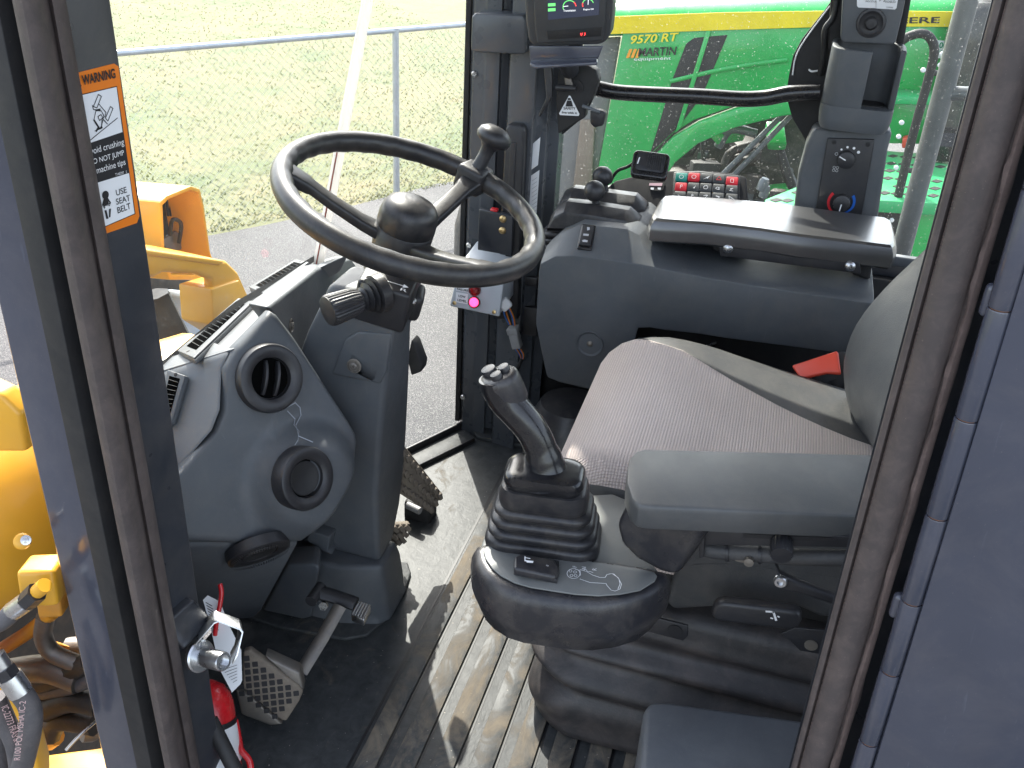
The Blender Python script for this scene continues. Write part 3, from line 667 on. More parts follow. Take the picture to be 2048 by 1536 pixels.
for pts in ([(180, 281), (198, 266), (235, 236)], [(187, 213), (197, 189), (203, 193), (194, 216), (187, 213)], [(211, 236), (221, 213), (226, 217), (216, 242), (211, 236)], [(185, 211), (187, 219), (198, 220)],
            [(198, 208), (212, 225), (210, 234)], [(192, 221), (203, 222), (208, 232), (203, 252)], [(192, 221), (188, 240), (200, 258), (204, 250)], [(190, 262), (203, 256), (204, 240)], [(206, 238), (215, 248), (207, 240)], [(196, 233), (202, 229), (206, 236), (199, 241), (196, 233)]):
    pl += sline(pts)
for pts in ([(188, 240), (197, 254), (193, 262)], [(197, 258), (204, 255)], [(192, 221), (200, 219)]): pl += sline(pts, .0018)
multi('sticker_drawing', pl, M['ink'], dk)
hd = st(211, 390, .0021); fx = PD; fz = V((0, 0, 1))
pl = [[hd + fx * .0042 * math.cos(t * .5236) + fz * .0042 * math.sin(t * .5236) for t in range(12)]]
def body(px): return [st(u, v, .0021) for u, v in px]
pl += [body([(207, 398), (216, 395), (218, 410), (208, 413)]), body([(207, 399), (204, 410), (209, 418), (211, 415), (208, 409), (210, 402)]), body([(216, 396), (222, 405), (219, 413), (216, 411), (219, 405), (215, 400)]),
       body([(209, 421), (213, 420), (217, 437), (213, 438)]), body([(218, 418), (222, 417), (221, 434), (218, 435)])]
multi('sticker_drawing', pl, M['ink'], dk)
pl = sline([(206, 413), (219, 409)], .0012) + sline([(206, 417), (222, 412)], .0012); multi('sticker_drawing', pl, M['paper'], dk)
# striker bracket on the pillar
sb = thing('door_striker', 'zinc door striker pin in a bent steel bracket on the pillar', 'striker', W(400, 1300, x=.0))
slab('mounting_block', [pp(u, v, .012) for u, v in ((343, 1240), (388, 1200), (420, 1232), (405, 1262), (368, 1300), (350, 1280))], -PN * .03, M['slatedark'], sb, .003)
sx0 = W(400, 1312, pl=(PL[0] + PN * .02, PN)); saxis = (W(465, 1328, d=(sx0 - CAM).dot(_f) - .035) - sx0)
lathe('washer', [(0, -.003), (.021, -.003), (.021, .002), (.019, .004), (0, .004)], sx0, saxis, M['steel'], sb, 32)
lathe('pin', [(0, .0), (.0125, .0), (.0125, .044), (.0115, .046), (.0085, .046), (.0085, .040), (0, .040)], sx0, saxis, M['steel'], sb, 28)
bdp = (sx0 - CAM).dot(_f)
brp = [(385, 1294), (428, 1244), (436, 1241), (482, 1258), (487, 1264), (476, 1312), (466, 1330)]
bq = [W(u, v, d=bdp - .01) for u, v in brp]; nn = [None] * len(bq)
cen = W(440, 1290, d=bdp - .01); bdir = saxis.normalized() * .0
inner = [p + (cen - p).normalized() * .0028 for p in bq]
wdt = V((.016, .012, .0))
vsb = bq + inner + [p + wdt for p in bq] + [p + wdt for p in inner]; k = len(bq); fsb = []
for i in range(k - 1):
    fsb += [[i, i + 1, k + i + 1, k + i], [2 * k + i, 3 * k + i, 3 * k + i + 1, 2 * k + i + 1], [i, 2 * k + i, 2 * k + i + 1, i + 1], [k + i, k + i + 1, 3 * k + i + 1, 3 * k + i]]
fsb += [[0, k, 3 * k, 2 * k], [k - 1, 3 * k - 1, 4 * k - 1, 2 * k - 1]]
mesh('bracket', vsb, fsb, M['steel'], sb, .0006, 2)
# --- rear door pillar with seal, hinge and open door
lf, lg = ln(1987, -.264), ln(2133, -.297)
lh = lambda v: 2021 - .3026 * (v - 548)
slab('door_pillar', [W(lf(VT) - 6, VT, x=.03), W(lh(VT) + 60, VT, x=.03), W(lh(VB) + 60, VB, x=.03), W(lf(VB) - 6 , VB, x=.03)], V((.02, -.02, 0)), M['slatedark'], cab, .002)
rings = []
prof = [(0, -.02), (0, .0), (.04, .004), (.12, .005), (.17, .001), (.22, .010), (.4, .016), (.6, .016), (.74, .010), (.80, .006), (.86, .010), (1, .004), (1, -.02)]
for i in range(61):
    v = VT + (VB - VT) * i / 60
    wob = 1.5 * math.sin(i * 1.9) + 2.0 * math.sin(i * .7)
    rings.append([W(lf(v) + (lg(v) - lf(v)) * s + wob * (s > .8), v, x=.0 - o) for s, o in prof])
sealr = loft('door_seal', rings, M['seal'], cab, angle=60)
rings = []
for i in range(81):
    v = VT + (VB - VT) * i / 80; w1 = .018 * math.sin(i * .9) + .016 * math.sin(i * 2.3 + 1)
    rings.append([W(lf(v) + (lg(v) - lf(v)) * s, v, x=.0 - o) for s, o in ((.84 + w1, .0105), (.90, .0125), (.985, .0095), (1.005, .003), (1.0, -.004), (.84, -.004))])
loft('seal_lip', rings, M['sealedge'], sealr, angle=60)
pl = []
for i in range(300):
    v = VT + (VB - VT) * i / 300; p = W(lf(v) + (lg(v) - lf(v)) * .185, v, x=-.0055); p2 = W(lf(v + 4) + (lg(v + 4) - lf(v + 4)) * .185, v + 4, x=-.0055)
    pl += stroke([p, p2], .0009, V((-1, 0, 0)))
multi('seal_stitching', pl, M['sealedge'], sealr)
jn = [VT, 130, 380, 615, 835, 1030, 1200, 1340, 1480, 1620, VB]
for a0, a1 in zip(jn[:-1], jn[1:]):
    pts = [W(lh(a0 + 1.5), a0 + 1.5, x=-.02), W(lh(a1 - 1.5), a1 - 1.5, x=-.02)]
    dv = pts[1] - pts[0]; n_ = max(1, int(dv.length / .05))
    tube('hinge_knuckle', [pts[0], pts[0] + dv * .01, pts[1] - dv * .01, pts[1]], [.0100, .0104, .0104, .0100], M['slate'], cab, 20)
tube('hinge_pin', [W(lh(VT), VT, x=-.02), W(lh(VB), VB, x=-.02)], .0085, surf('rusty pin', (.22, .09, .045), .7, .3, 200, .3), cab, 12)
for v in (600, 1210): box('hinge_weld', W(lh(v) - 26, v, x=-.012), (.012, .012, .03), M['slate'], cab, None, .005, 3)
rings = []
cr = ln(2048 + .358 * 1040, -.358)
for v in [VT + (VB - VT) * i / 8 for i in range(9)]:
    p1 = W(lh(v) + 14, v, x=-.012); p2 = W(lh(v) + 26, v, x=-.03); p3 = W(cr(v), v, x=-.035); p4 = W(cr(v) + 10, v, x=-.0365); p5 = W(max(cr(v), lh(v)) + 480, v, x=-.045)
    rings.append([p1, p2, p3, p4, p5, p5 + V((.02, 0, 0)), p1 + V((.02, 0, 0))])
loft('door_panel', rings, M['slate'], cab, bevel=.001, angle=25)
# --- right front pillar: folded steel section
sec = [(932, 1.150), (937, 1.128), (958, 1.126), (960, 1.124), (986, 1.122), (989, 1.150), (1003, 1.150), (1006, 1.105), (1054, 1.095), (1058, 1.110), (1082, 1.125), (1086, 1.150), (1107, 1.160), (1108, 1.2)]
pts = []
for u, x in sec: p = W(u, 430, x=x); pts.append(V((p.x, p.y, 0)))
pts += [V((1.24, pts[-1].y, 0)), V((1.24, pts[0].y + .02, 0))]
rp = slab('corner_pillar', pts, V((0, 0, 1.62)), M['post'], cab, .0025, 2)
p = W(931, 430, x=1.148)
box('pillar_trim', (1.146, p.y + .004, .82), (.012, .012, 1.6), M['blackmatt'], cab, None, .002)
def PX(px, x): return [W(u, v, x=x) for u, v in px]
slab('cross_bracket', PX([(943, 34), (950, 26), (1046, 30), (1052, 40), (1052, 104), (1046, 109), (946, 105), (941, 98)], 1.075), V((.07, 0, 0)), M['post'], cab, .006, 3)
slab('pillar_cover', PX([(1010, 258), (1016, 250), (1044, 251), (1050, 262), (1040, 500), (1036, 640), (990, 640), (1002, 420)], 1.075), V((.05, 0, 0)), M['black'], cab, .006, 3)
slab('cover_ridge', PX([(1020, 285), (1032, 285), (1020, 560), (1008, 560)], 1.072), V((.01, 0, 0)), M['black'], cab, .002)
sc = m_lathe([(.0065, 0), (.0065, .002), (.005, .0045), (.0025, .0045), (.0025, .002)], 14)
for u, v in ((949, 148), (938, 490), (926, 794)): put('screw', 'screwz', cab, W(u, v, x=1.1255), (-1, -.2, 0), None, 1, sc, M['bolt'])
for px in ([(1063, 290), (1081, 274), (1076, 330), (1059, 342)], [(1061, 352), (1079, 340), (1072, 440), (1056, 455)]): sheet('pillar_label', PX(px, 1.108), M['paper'], cab)
pl = []
for k in range(9):
    pl += stroke([W(1064, 362 + k * 8, x=1.107), W(1074, 355 + k * 8, x=1.107)], .0008, V((-1, 0, 0)))
multi('label_lines', pl, surf('grey ink', (.35, .36, .38), .6), cab)
# --- latch plate with sticker at the right window
lt = thing('window_latch', 'black window latch plate with white SAFETY triangle sticker', 'latch', W(1150, 220, x=1.1))
slab('plate', PX([(1118, 128), (1170, 128), (1192, 140), (1198, 160), (1186, 195), (1172, 212), (1170, 235), (1116, 268), (1112, 200)], 1.10), V((.03, 0, 0)), M['blackmatt'], lt, .003)
slab('arm', PX([(1086, 130), (1104, 135), (1104, 195), (1080, 235), (1076, 232), (1092, 195)], 1.075), V((.01, 0, 0)), M['black'], lt, .003)
tube('pin', [W(1112, 175, x=1.08), W(1152, 177, x=1.08)], .006, M['black'], lt, 10)
slab('catch', PX([(1128, 150), (1137, 145), (1146, 172), (1138, 182), (1130, 178)], 1.085), V((.008, 0, 0)), M['worn'], lt, .002)
lathe('hole', [(.0, .0), (.014, .0), (.014, .002), (0, .002)], W(1153, 174, x=1.0985), (-1, 0, 0), M['ink'], lt, 18)
slab('handle', PX([(1180, 218), (1206, 222), (1212, 228), (1206, 252), (1188, 256), (1180, 248)], 1.09), V((.02, 0, 0)), M['black'], lt, .006)
tube('handle_stem', [W(1165, 212, x=1.09), W(1200, 224, x=1.085)], .004, M['grey'], lt, 8)
tri = [(1138, 191), (1141, 192), (1159, 228), (1157, 232), (1120, 230), (1118, 227)]
sheet('safety_sticker', PX(tri, 1.0985), M['paper'], lt)
multi('sticker_print', [PX([(1134, 201), (1143, 201), (1146, 213), (1131, 213)], 1.0975), PX([(1136, 196), (1141, 196), (1142, 200), (1135, 200)], 1.0975)], M['ink'], lt)
for s, a, b, h in (('SAFETY', (1127, 219), (1151, 220), .0055), ('live with it', (1124, 227), (1154, 228.5), .0045)):
    text('sticker_lettering', s, W(*a, x=1.0975), W(*b, x=1.0975) - W(*a, x=1.0975), V((0, 0, 1)), M['ink'], lt, w=(W(*b, x=1.0975) - W(*a, x=1.0975)).length, h=h, lift=0, bold=.02)
# --- glass
def pane(name, pts, mat=M['glass']):
    n = (pts[1] - pts[0]).cross(pts[2] - pts[0]).normalized() * .005
    return slab(name, pts, n, mat, cab, 0)
seam0 = W(637, 527, y=.82); seam1 = W(735, 0, y=.76); sd_ = seam1 - seam0
s_bot = V((seam0.x, seam0.y, .0)); s_top = seam0 + sd_ * ((1.62 - seam0.z) / sd_.z)
c_bot = V((1.150, .640, .0)); c_top = V((1.150, .640, 1.62))
pane('windscreen', [V((.12, .855, .50)), seam0, s_top, V((.10, .80, 1.62))])
pane('corner_window', [s_bot + V((.006, -.002, 0)), c_bot, c_top, s_top + V((.006, -.002, 0)), seam0 + V((.006, -.002, 0))])
pane('quarter_window', [V((-.03, .68, .45)), V((.115, .855, .50)), V((.095, .80, 1.62)), V((-.03, .68, 1.62))])
sgl = pane('side_window', [V((1.245, .56, .50)), V((1.245, -.80, .50)), V((1.245, -.80, 1.62)), V((1.245, .56, 1.62))], M['glassdusty'])
cl = [seam0 + sd_ * t for t in (-.12, 0, .25, .5, .75, 1, 1.4)]
tube('glass_joint', cl, .0125, M['joint'], cab, 10, flat=.8)
tube('joint_bead', [p + V((-.016, -.002, 0)) for p in cl[:4]], .0016, surf('red joint bead', (.30, .07, .05), .5), cab, 8)
# black printed borders of the glass
wl = [W(328, 742, y=.845), W(345, 718, y=.845), W(500, 592, y=.838), W(640, 512, y=.822)]
slab('glass_border', [W(318, 728, y=.850), W(470, 604, y=.846), W(634, 508, y=.828), W(640, 516, y=.824), W(480, 614, y=.838), W(325, 742, y=.846)], V((0, .003, -.003)), M['blackmatt'], cab, 0)
fp_ = [(1690, -40), (1650, 20), (1604, 78), (1586, 112), (1578, 150), (1572, 190), (1584, 235), (1612, 282), (1640, 300), (1720, 300), (1730, -40)]
slab('glass_border', PX(fp_, 1.232), V((.006, 0, 0)), M['blackmatt'], cab, .001)
tube('border_edge', [W(u, v, x=1.229) for u, v in ((1660, 12), (1612, 76), (1592, 112), (1585, 150))], .0014, M['whiteink'], cab, 6, smooth=4)
slab('glass_border', PX([(1100, 0), (1118, 0), (1190, 138), (1190, 190), (1170, 232), (1118, 275), (1098, 470), (1080, 470)], 1.225), V((.006, 0, 0)), M['blackmatt'], cab, .001)
box('window_sill', (1.235, -.10, .535), (.03, 1.38, .03), M['slatedark'], cab, None, .004)
box('window_sill', (1.22, -.55, .56), (.02, .55, .022), M['grey'], cab, None, .004)
# --- handrail across the right window
rail = tube('window_bar', [W(u, v, x=1.17) for u, v in ((1178, 172), (1200, 178), (1250, 186), (1400, 193), (1480, 198), (1530, 196), (1580, 187), (1640, 184))], .0155, M['gloss'], cab, 16, smooth=6)
# --- outside handrail seen through the rear part of the side window
tube('handrail', [W(1975, -140, x=1.55), W(1930, 20, x=1.55), W(1885, 190, x=1.55), W(1806, 490, x=1.55), W(1780, 590, x=1.55)], .0225, M['grey'], cab, 18, smooth=4)
tube('handrail', [W(1892, 192, x=1.55), W(1910, 187, x=1.55), W(2000, 190, x=1.55)], .016, M['grey'], cab, 14)
# --- roof, lower walls
roof = slab('roof', [V(p) for p in ((-.06, -.9, 1.62), (1.30, -.9, 1.62), (1.30, .66, 1.62), (.95, .90, 1.62), (.1, .90, 1.62), (-.06, .70, 1.62))], V((0, 0, .10)), M['lining'], cab, .01)
box('added_sun_block', (1.262, -.10, 1.39), (.03, 1.44, .46), M['lining'], cab, None, .01)  # unseen panel added above the right window to keep sun off the seat
box('side_wall', (1.225, -.10, .25), (.04, 1.46, .54), M['blackmatt'], cab, None, .004)
box('bulkhead_wall', (.60, -.84, .35), (1.28, .05, .70), M['dash'], cab, None, .01)
box('window_post', (1.21, -.82, 1.1), (.07, .07, 1.04), M['slatedark'], cab, None, .01)
slab('firewall', [V((-.02, .67, 0)), V((.10, .84, 0)), V((.79, .82, 0)), V((.79, .82, .50)), V((.10, .84, .50)), V((-.02, .67, .50))], V((.02, .03, 0)), M['blackmatt'], cab, 0)
# --- floor: rubber mat with ribs
fl = slab('floor_mat', [V(p) for p in ((-.04, -.82, 0), (1.21, -.82, 0), (1.21, .60, 0), (1.152, .632, 0), (.80, .815, 0), (.12, .83, 0), (-.04, .66, 0))], V((0, 0, -.03)), M['mat'], cab, 0)
fl['label'] = 'black rubber floor mat with dried mud'
gy = [.473, .429, .370, .312, .254, .196, .138, .080, .022]
for i, y0 in enumerate(gy[:-1]):
    y1 = gy[i + 1]; w = .010 if i == 0 else .021
    a0, a1 = y0 - w, y1 + .0015
    slab('rib', [V((-.03, a0, .0)), V((-.03, a1, .0)), V((.98 - i * .02, a1, .0)), V((.98 - i * .02, a0, .0))], V((0, 0, .0055)), M['matmud'], fl, .0012, 2)
    slab('groove_shadow', [V((-.03, y0 + .0012, .0004)), V((-.03, y0 - .0035, .0004)), V((1.0, y0 - .0035, .0004)), V((1.0, y0 + .0012, .0004))], V((0, 0, .0004)), M['ink'], fl, 0)  # black strip painting the shadow line beside the ribs
# raised rim of the mat at the corner window
def rim(name, a, b, h, w, m_, zz=0.0):
    d = (b - a).normalized(); n = V((d.y, -d.x, 0))
    if n.y > 0: n = -n
    return slab(name, [a + V((0, 0, zz)), b + V((0, 0, zz)), b + n * w + V((0, 0, zz)), a + n * w + V((0, 0, zz))], V((0, 0, h)), M[m_], fl, .003)
q0, q1, q2 = V((.79, .81, 0)), V((1.147, .622, 0)), V((1.20, .30, 0))
rim('mat_rim', q0, q1, .022, .008, 'rubber'); rim('mat_rim', q0 + V((-.03, -.05, 0)), q1 + V((-.05, -.045, 0)), .012, .006, 'rubber')
slab('mat_border', [V((.79, .80, .001)), V((1.14, .615, .001)), V((1.10, .575, .001)), V((.76, .76, .001))], V((0, 0, .006)), M['mat'], fl, .002)
slab('mat_border', [V((1.15, .61, .001)), V((1.16, .40, .001)), V((1.105, .42, .001)), V((1.105, .572, .001))], V((0, 0, .010)), M['mat'], fl, .002)
# flange of the pedal tunnel cover
fo = []
for u, v in ((815, 1130), (822, 1150), (812, 1185), (770, 1245), (735, 1275), (690, 1283), (560, 1260), (470, 1230), (560, 1120)): fo.append(W(u, v, z=.0))
slab('floor_flange', fo, V((0, 0, .008)), M['mat'], fl, .003)
# ------------------------------------------------------------------ dashboard
A = W(544, 622, y=.69); B = W(717, 880, x=.41); Dd = W(365, 937, y=.74)
PC = plane3(A, B, Dd); CN = PC[1]
dash = thing('dashboard', 'grey moulded front dash with long air vents and round outlets', 'dashboard', (.3, .75, 0))
def cp(u, v, o=0.0): return W(u, v, pl=(PC[0] + CN * o, CN))
T1 = W(322, 742, y=.835); T2 = W(640, 526, y=.805); T3 = W(720, 498, y=.79)
C470 = cp(470, 697)
PT = plane3(T1, T2, C470)
def tp(u, v, o=0.0): return W(u, v, pl=(PT[0] + PT[1] * o, PT[1]))
slab('top_panel', [T1, T2, tp(700, 505), tp(690, 512), tp(636, 537), tp(540, 617), C470], V((.02, .03, -.05)), M['dashlit'], dash, .004)
PSh = plane3(T1, C470, cp(400, 900))
def sp_(u, v, o=0.0): return W(u, v, pl=(PSh[0] + PSh[1] * o, PSh[1]))
slab('shoulder', [sp_(322, 745), sp_(468, 697), sp_(447, 737), sp_(444, 819), sp_(427, 863), sp_(365, 935), sp_(300, 1000), sp_(270, 850)], V((.05, .06, -.02)), M['dashlit'], dash, .010, 4)
PR = plane3(W(537, 615, y=.71), W(636, 537, y=.775), W(625, 727, y=.745))
def rp_(u, v, o=0.0): return W(u, v, pl=(PR[0] + PR[1] * o, PR[1]))
slab('side_panel', [rp_(537, 615), rp_(636, 537), rp_(703, 516), rp_(722, 545), rp_(700, 590), rp_(645, 745), rp_(622, 730)], V((.02, .05, -.01)), M['dash'], dash, .006, 3)
slab('side_panel', [rp_(645, 745, -.03), rp_(705, 585, -.03), rp_(760, 560, -.03), rp_(760, 900, -.03), rp_(660, 900, -.03)], V((.02, .05, 0)), M['blackmatt'], dash, .004)
# front cover: upper face with two outlets and lower face tucked in
up_ = [(544, 621), (556, 628), (590, 672), (650, 765), (700, 842), (715, 868), (718, 885), (714, 903), (700, 930), (645, 1022), (603, 1083), (560, 1087), (470, 1088), (383, 1086), (330, 1075), (330, 975), (365, 937), (429, 863), (446, 819), (449, 737), (470, 697)]
r1 = (cp(600, 757) - cp(474, 757)).length / 2
SWC = cp(612, 962)
def swell(p):
    d = (p - SWC).length / (r1 * 2.05); s = max(0.0, 1 - d); s = min(1.0, s * 2.0); s = s * s * (3 - 2 * s)
    d1 = (p - cp(537, 756)).length / (r1 * 1.5); q = max(0, min(1, (1 - d1) * 3)); q = q * q * (3 - 2 * q)
    return .042 * s + .004 * q
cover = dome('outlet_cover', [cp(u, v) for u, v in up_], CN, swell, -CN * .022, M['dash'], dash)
e0 = cp(383, 1086); e1 = cp(603, 1083); e2 = W(522, 1228, y=.715)
PLo = plane3(e0, e1, e2)
def lp(u, v, o=0.0): return W(u, v, pl=(PLo[0] + PLo[1] * o, PLo[1]))
slab('knee_cover', [lp(330, 1080, -.004), lp(383, 1088, -.004), lp(560, 1089, -.004), lp(600, 1086, -.004), lp(560, 1160, -.004), lp(526, 1222, -.004), lp(510, 1238, -.004), lp(430, 1246, -.004), (lp(330, 1240, -.004))], -PLo[1] * .06, M['dash'], dash, .010, 4)
# swelling below the upper outlet that carries the second one
ex_, ey_, ez_ = frame(CN, cp(700, 940) - cp(560, 940))
def outlet(c, axis, r, open_, parent, deep=-.012, hs=1.0):
    e = lathe('air_outlet', [(r * 1.02, deep), (r * 1.02, .008 * hs), (r * .98, .013 * hs), (r * .90, .015 * hs), (r * .70, .013 * hs), (r * .62, .010 * hs), (r * .60, .002), (0, .002)], c, axis, M['black'], parent, 64)
    for k in range(48):
        pass
    fx, fy, fz = frame(axis, (0.3, -.2, 1))
    if open_:
        for s in (-.19, .19):
            rings = []
            for t in [i / 8 - .5 for i in range(9)]:
                q = V(c) + fx * (t * r * 1.02) + fy * (s * r) + fz * (.014 - .008 * (2 * t) ** 2)
                rings.append([q + fy * .0022 + fz * .002, q - fy * .0022 + fz * .002, q - fy * .0022 - fz * .010, q + fy * .0022 - fz * .010])
            loft('fin', rings, M['black'], e, bevel=.0008)
    else:
        lathe('well', [(r * .595, .0022), (0, .0024)], c, axis, M['void'], e, 40)
        lathe('shutter', [(r * .56, .0026), (r * .54, .005), (r * .48, .005), (r * .44, .0035), (0, .003)], c, axis, M['blackmatt'], e, 40, cap=True)
    if open_: lathe('well', [(r * .595, .0022), (0, .0024)], c, axis, M['void'], e, 40)
    fl_ = []
    for k in range(72):
        t = 2 * math.pi * k / 72; p = V(c) + (fx * math.cos(t) + fy * math.sin(t)) * r * .985 + fz * .010
        tdir = (-fx * math.sin(t) + fy * math.cos(t)); rd = (fx * math.cos(t) + fy * math.sin(t))
        fl_.append([p - tdir * .0008 - rd * .004 + fz * .0022, p + tdir * .0008 - rd * .004 + fz * .0022, p + tdir * .0008 + rd * .0016 - fz * .003, p - tdir * .0008 + rd * .0016 - fz * .003])
    multi('knurling', fl_, M['rubber'], e)
    return e
outlet(cp(537, 756, .006), CN, r1, True, dash)
bc = cp(600, 960)
n2 = (CN + V((.12, -.08, -.02))).normalized()
outlet(cp(606, 956, .042), n2, r1 * .93, False, dash)
outlet(lp(517, 1103, .002), PLo[1] + V((.05, -.1, -.30)), r1 * .93, False, dash, -.012, .45)
# water mark on the cover
wm_ = []
for pts in ([(575, 822), (590, 838), (588, 850), (598, 862), (596, 880), (590, 890)], [(590, 805), (600, 815), (602, 830), (592, 850), (597, 872), (625, 884)], [(520, 815), (560, 822), (590, 806)]):
    wm_ += stroke([cp(u, v, .0008 + swell(cp(u, v))) for u, v in pts], .0016, CN)
multi('water_stain', wm_, surf('lime stain', (.30, .32, .35), .8), dash)
# long vents
def longvent(cs, plf, n):
    a, b, c, d = [plf(u, v) for u, v in cs]; nrm = (b - a).cross(d - a).normalized()
    if nrm.dot(CAM - a) < 0: nrm = -nrm
    v = slab('air_vent', [a, b, c, d], nrm * .008, M['dash'], dash, .002)
    def q(s, t): return (a * (1 - s) + b * s) * (1 - t) + (d * (1 - s) + c * s) * t + nrm * .0085
    slab('vent_frame', [q(.0, .0), q(1, 0), q(1, 1), q(0, 1)], nrm * .003, M['dash'], v, .0015)
    slab('vent_slot', [q(.09, .20) + nrm * .0032, q(.91, .20) + nrm * .0032, q(.91, .78) + nrm * .0032, q(.09, .78) + nrm * .0032], nrm * .0004, M['void'], v, 0)
    for k in range(n):
        s = .12 + .76 * (k + .5) / n
        slab('slat', [q(s + .006, .22), q(s + .012, .22), q(s - .004, .76), q(s - .010, .76)], nrm * .0048, M['dash'], v, .0004, 1)
    for s in (.04, .96): put('screw', 'vscrew', v, q(s, .5) + nrm * .0025, nrm, None, 1, m_lathe([(.003, 0), (.003, .001), (.001, .0012)], 10), M['blackmatt'])
longvent(((361, 714), (482, 607), (511, 614), (394, 729)), tp, 12)
longvent(((502, 585), (596, 529), (622, 535), (531, 598)), tp, 10)
longvent(((318, 862), (344, 743), (380, 755), (352, 850)), lambda u, v: sp_(u, v, .002), 9)
scup = m_lathe([(.0125, -.001), (.0125, .0005), (.0105, .001), (.009, -.003), (.006, -.003), (.006, .002), (.004, .0035), (.002, .0035), (.002, .001)], 18)
for u, v in ((583, 651), (668, 573)): put('screw', 'scup', dash, rp_(u, v, .001), PR[1], None, 1, scup, M['worn'])

# ------------------------------------------------------------------ steering column
WC = V((.5598, .5332, .7712)); WN = V((-.033, -.293, 1)).normalized()
colm = thing('steering_column', 'grey plastic steering column cover rising from the floor', 'steering column', (.52, .6, 0))
rings = []
for (u, v, ur, back, lo) in ((806, 600, 846, .13, 0), (791, 656, 838, .14, 0), (780, 700, 822, .15, 0), (771, 778, 820, .17, 0), (762, 880, 816, .18, 0), (754, 988, 811, .19, 0), (757, 1080, 800, .20, 0), (760, 1128, 785, .20, 0)):
    k = W(u, v, x=.45); r_ = W(ur, v - 12, y=k.y + .006)
    xr = max(r_.x, k.x + .06)
    rings.append([k, V((xr, k.y + .004, k.z)), V((xr, k.y + back, k.z)), V((k.x + .01, k.y + back, k.z))])
body_ = loft('column_cover', rings, M['dash'], colm, bevel=.012, seg=4)
# lower boot of the column
rings = []
k0 = rings
zz = [(.128, .0), (.10, .006), (.06, .010), (.02, .012), (.004, .018)]
kb = W(760, 1128, x=.45); kr = max(W(785, 1116, y=kb.y + .006).x, kb.x + .06)
rr_ = []
for z_, g_ in zz:
    rr_.append([V((kb.x - .012 - g_, kb.y + .012 - g_, z_)), V((kb.x - .006, kb.y - .006 - g_, z_)), V((kr - .004 + g_, kb.y - .004 - g_, z_)), V((kr - .004 + g_, kb.y + .2, z_)), V((kb.x - .03 - g_, kb.y + .2, z_)), V((kb.x - .03 - g_, kb.y + .06, z_))])
loft('column_boot', rr_, M['dash'], colm, bevel=.008, seg=3)
slab('skirt', [W(u, v, x=.37) for u, v in ((575, 1130), (628, 1128), (640, 1135), (624, 1236), (605, 1240), (524, 1222))], V((.05, .02, 0)), M['dash'], colm, .006)
def colx(u, v, o=0): return W(u, v, x=.4485 - o)
slab('inset_panel', [colx(u, v) for u, v in ((716, 664), (782, 668), (772, 745), (760, 768), (664, 748), (690, 680))], V((.02, 0, 0)), M['dash'], colm, .003)
slab('access_flap', [colx(u, v) for u, v in ((700, 702), (754, 728), (760, 738), (752, 762), (744, 766), (688, 738))], V((.012, 0, 0)), M['dash'], colm, .004)
put('screw', 'scup', colm, colx(708, 732, .003), (-1, -.05, .1), None, 1, scup, M['worn'])
slab('flap', [W(u, v, x=.428) for u, v in ((622, 1062), (660, 1075), (655, 1102), (664, 1110), (640, 1100), (612, 1080))], V((.03, 0, 0)), M['dash'], colm, .003)
# upper shaft between column and wheel
lathe('column_neck', [(.048, -.24), (.050, -.16), (.044, -.10), (.034, -.075), (0, -.075)], WC, WN, M['black'], colm, 32)
# direction selector housing
hc = W(772, 592, x=.475)
hax = frame((-.12, -.25, 1), (1, .15, 0))
hs = box('selector_housing', hc, (.07, .085, .075), M['black'], colm, hax, .006)
box('selector_arm', W(815, 600, x=.53), (.05, .05, .05), M['black'], colm, frame((-.1, -.3, 1), (1, .3, 0)), .01)
sl0 = W(752, 588, x=.437); sl1 = W(657, 622, x=.368); sdir = (sl1 - sl0).normalized(); sL = (sl1 - sl0).length
lv = lathe('selector_boot', [(.030, -.012), (.030, .003), (.022, .005), (.027, .009), (.019, .012), (.023, .016), (.015, .020), (.018, .024), (.011, .029), (.009, .034), (0, .034)], sl0, sdir, M['rubber'], colm, 32)
tube('selector_stem', [sl0, sl0 + sdir * (sL - .03)], .006, M['black'], lv, 12)
lathe('selector_knob', [(.012, sL - .058), (.019, sL - .052), (.0225, sL - .038), (.0245, sL - .004), (.0235, sL), (0, sL)], sl0, sdir, M['black'], lv, 56, flute=.045, angle=15)
lathe('knob_cap', [(.0232, sL - .003), (.0225, sL + .0015), (.020, sL + .0025), (0, sL + .0025)], sl0, sdir, M['black'], lv, 32)
hx_, hy_, hz_ = hax
tp0 = hc + hz_ * .0385
text('selector_print', 'F   N   R', tp0 + hy_ * .034 - hx_ * .030, -hy_, hx_, M['whiteink'], colm, w=.068, h=.007)
multi('selector_print', stroke([tp0 - hx_ * .016 + hy_ * .028 + hz_ * .0005, tp0 - hx_ * .016 - hy_ * .028 + hz_ * .0005], .0014, hz_) + [[tp0 - hx_ * .016 + hy_ * (s * .034) + hz_ * .0006, tp0 - hx_ * .011 + hy_ * (s * .025) + hz_ * .0006, tp0 - hx_ * .021 + hy_ * (s * .025) + hz_ * .0006] for s in (1, -1)], M['whiteink'], colm)
put('screw', 'hscrew', colm, hc - hy_ * .044 + hz_ * .005, -hy_, None, 1, m_lathe([(.006, 0), (.006, .002), (.004, .004)], 14), M['bolt'])
slab('column_pouch', [W(u, v, x=.62) for u, v in ((822, 680), (830, 690), (845, 730), (842, 745), (822, 752), (814, 720))], V((.03, 0, 0)), M['blackmatt'], colm, .004)

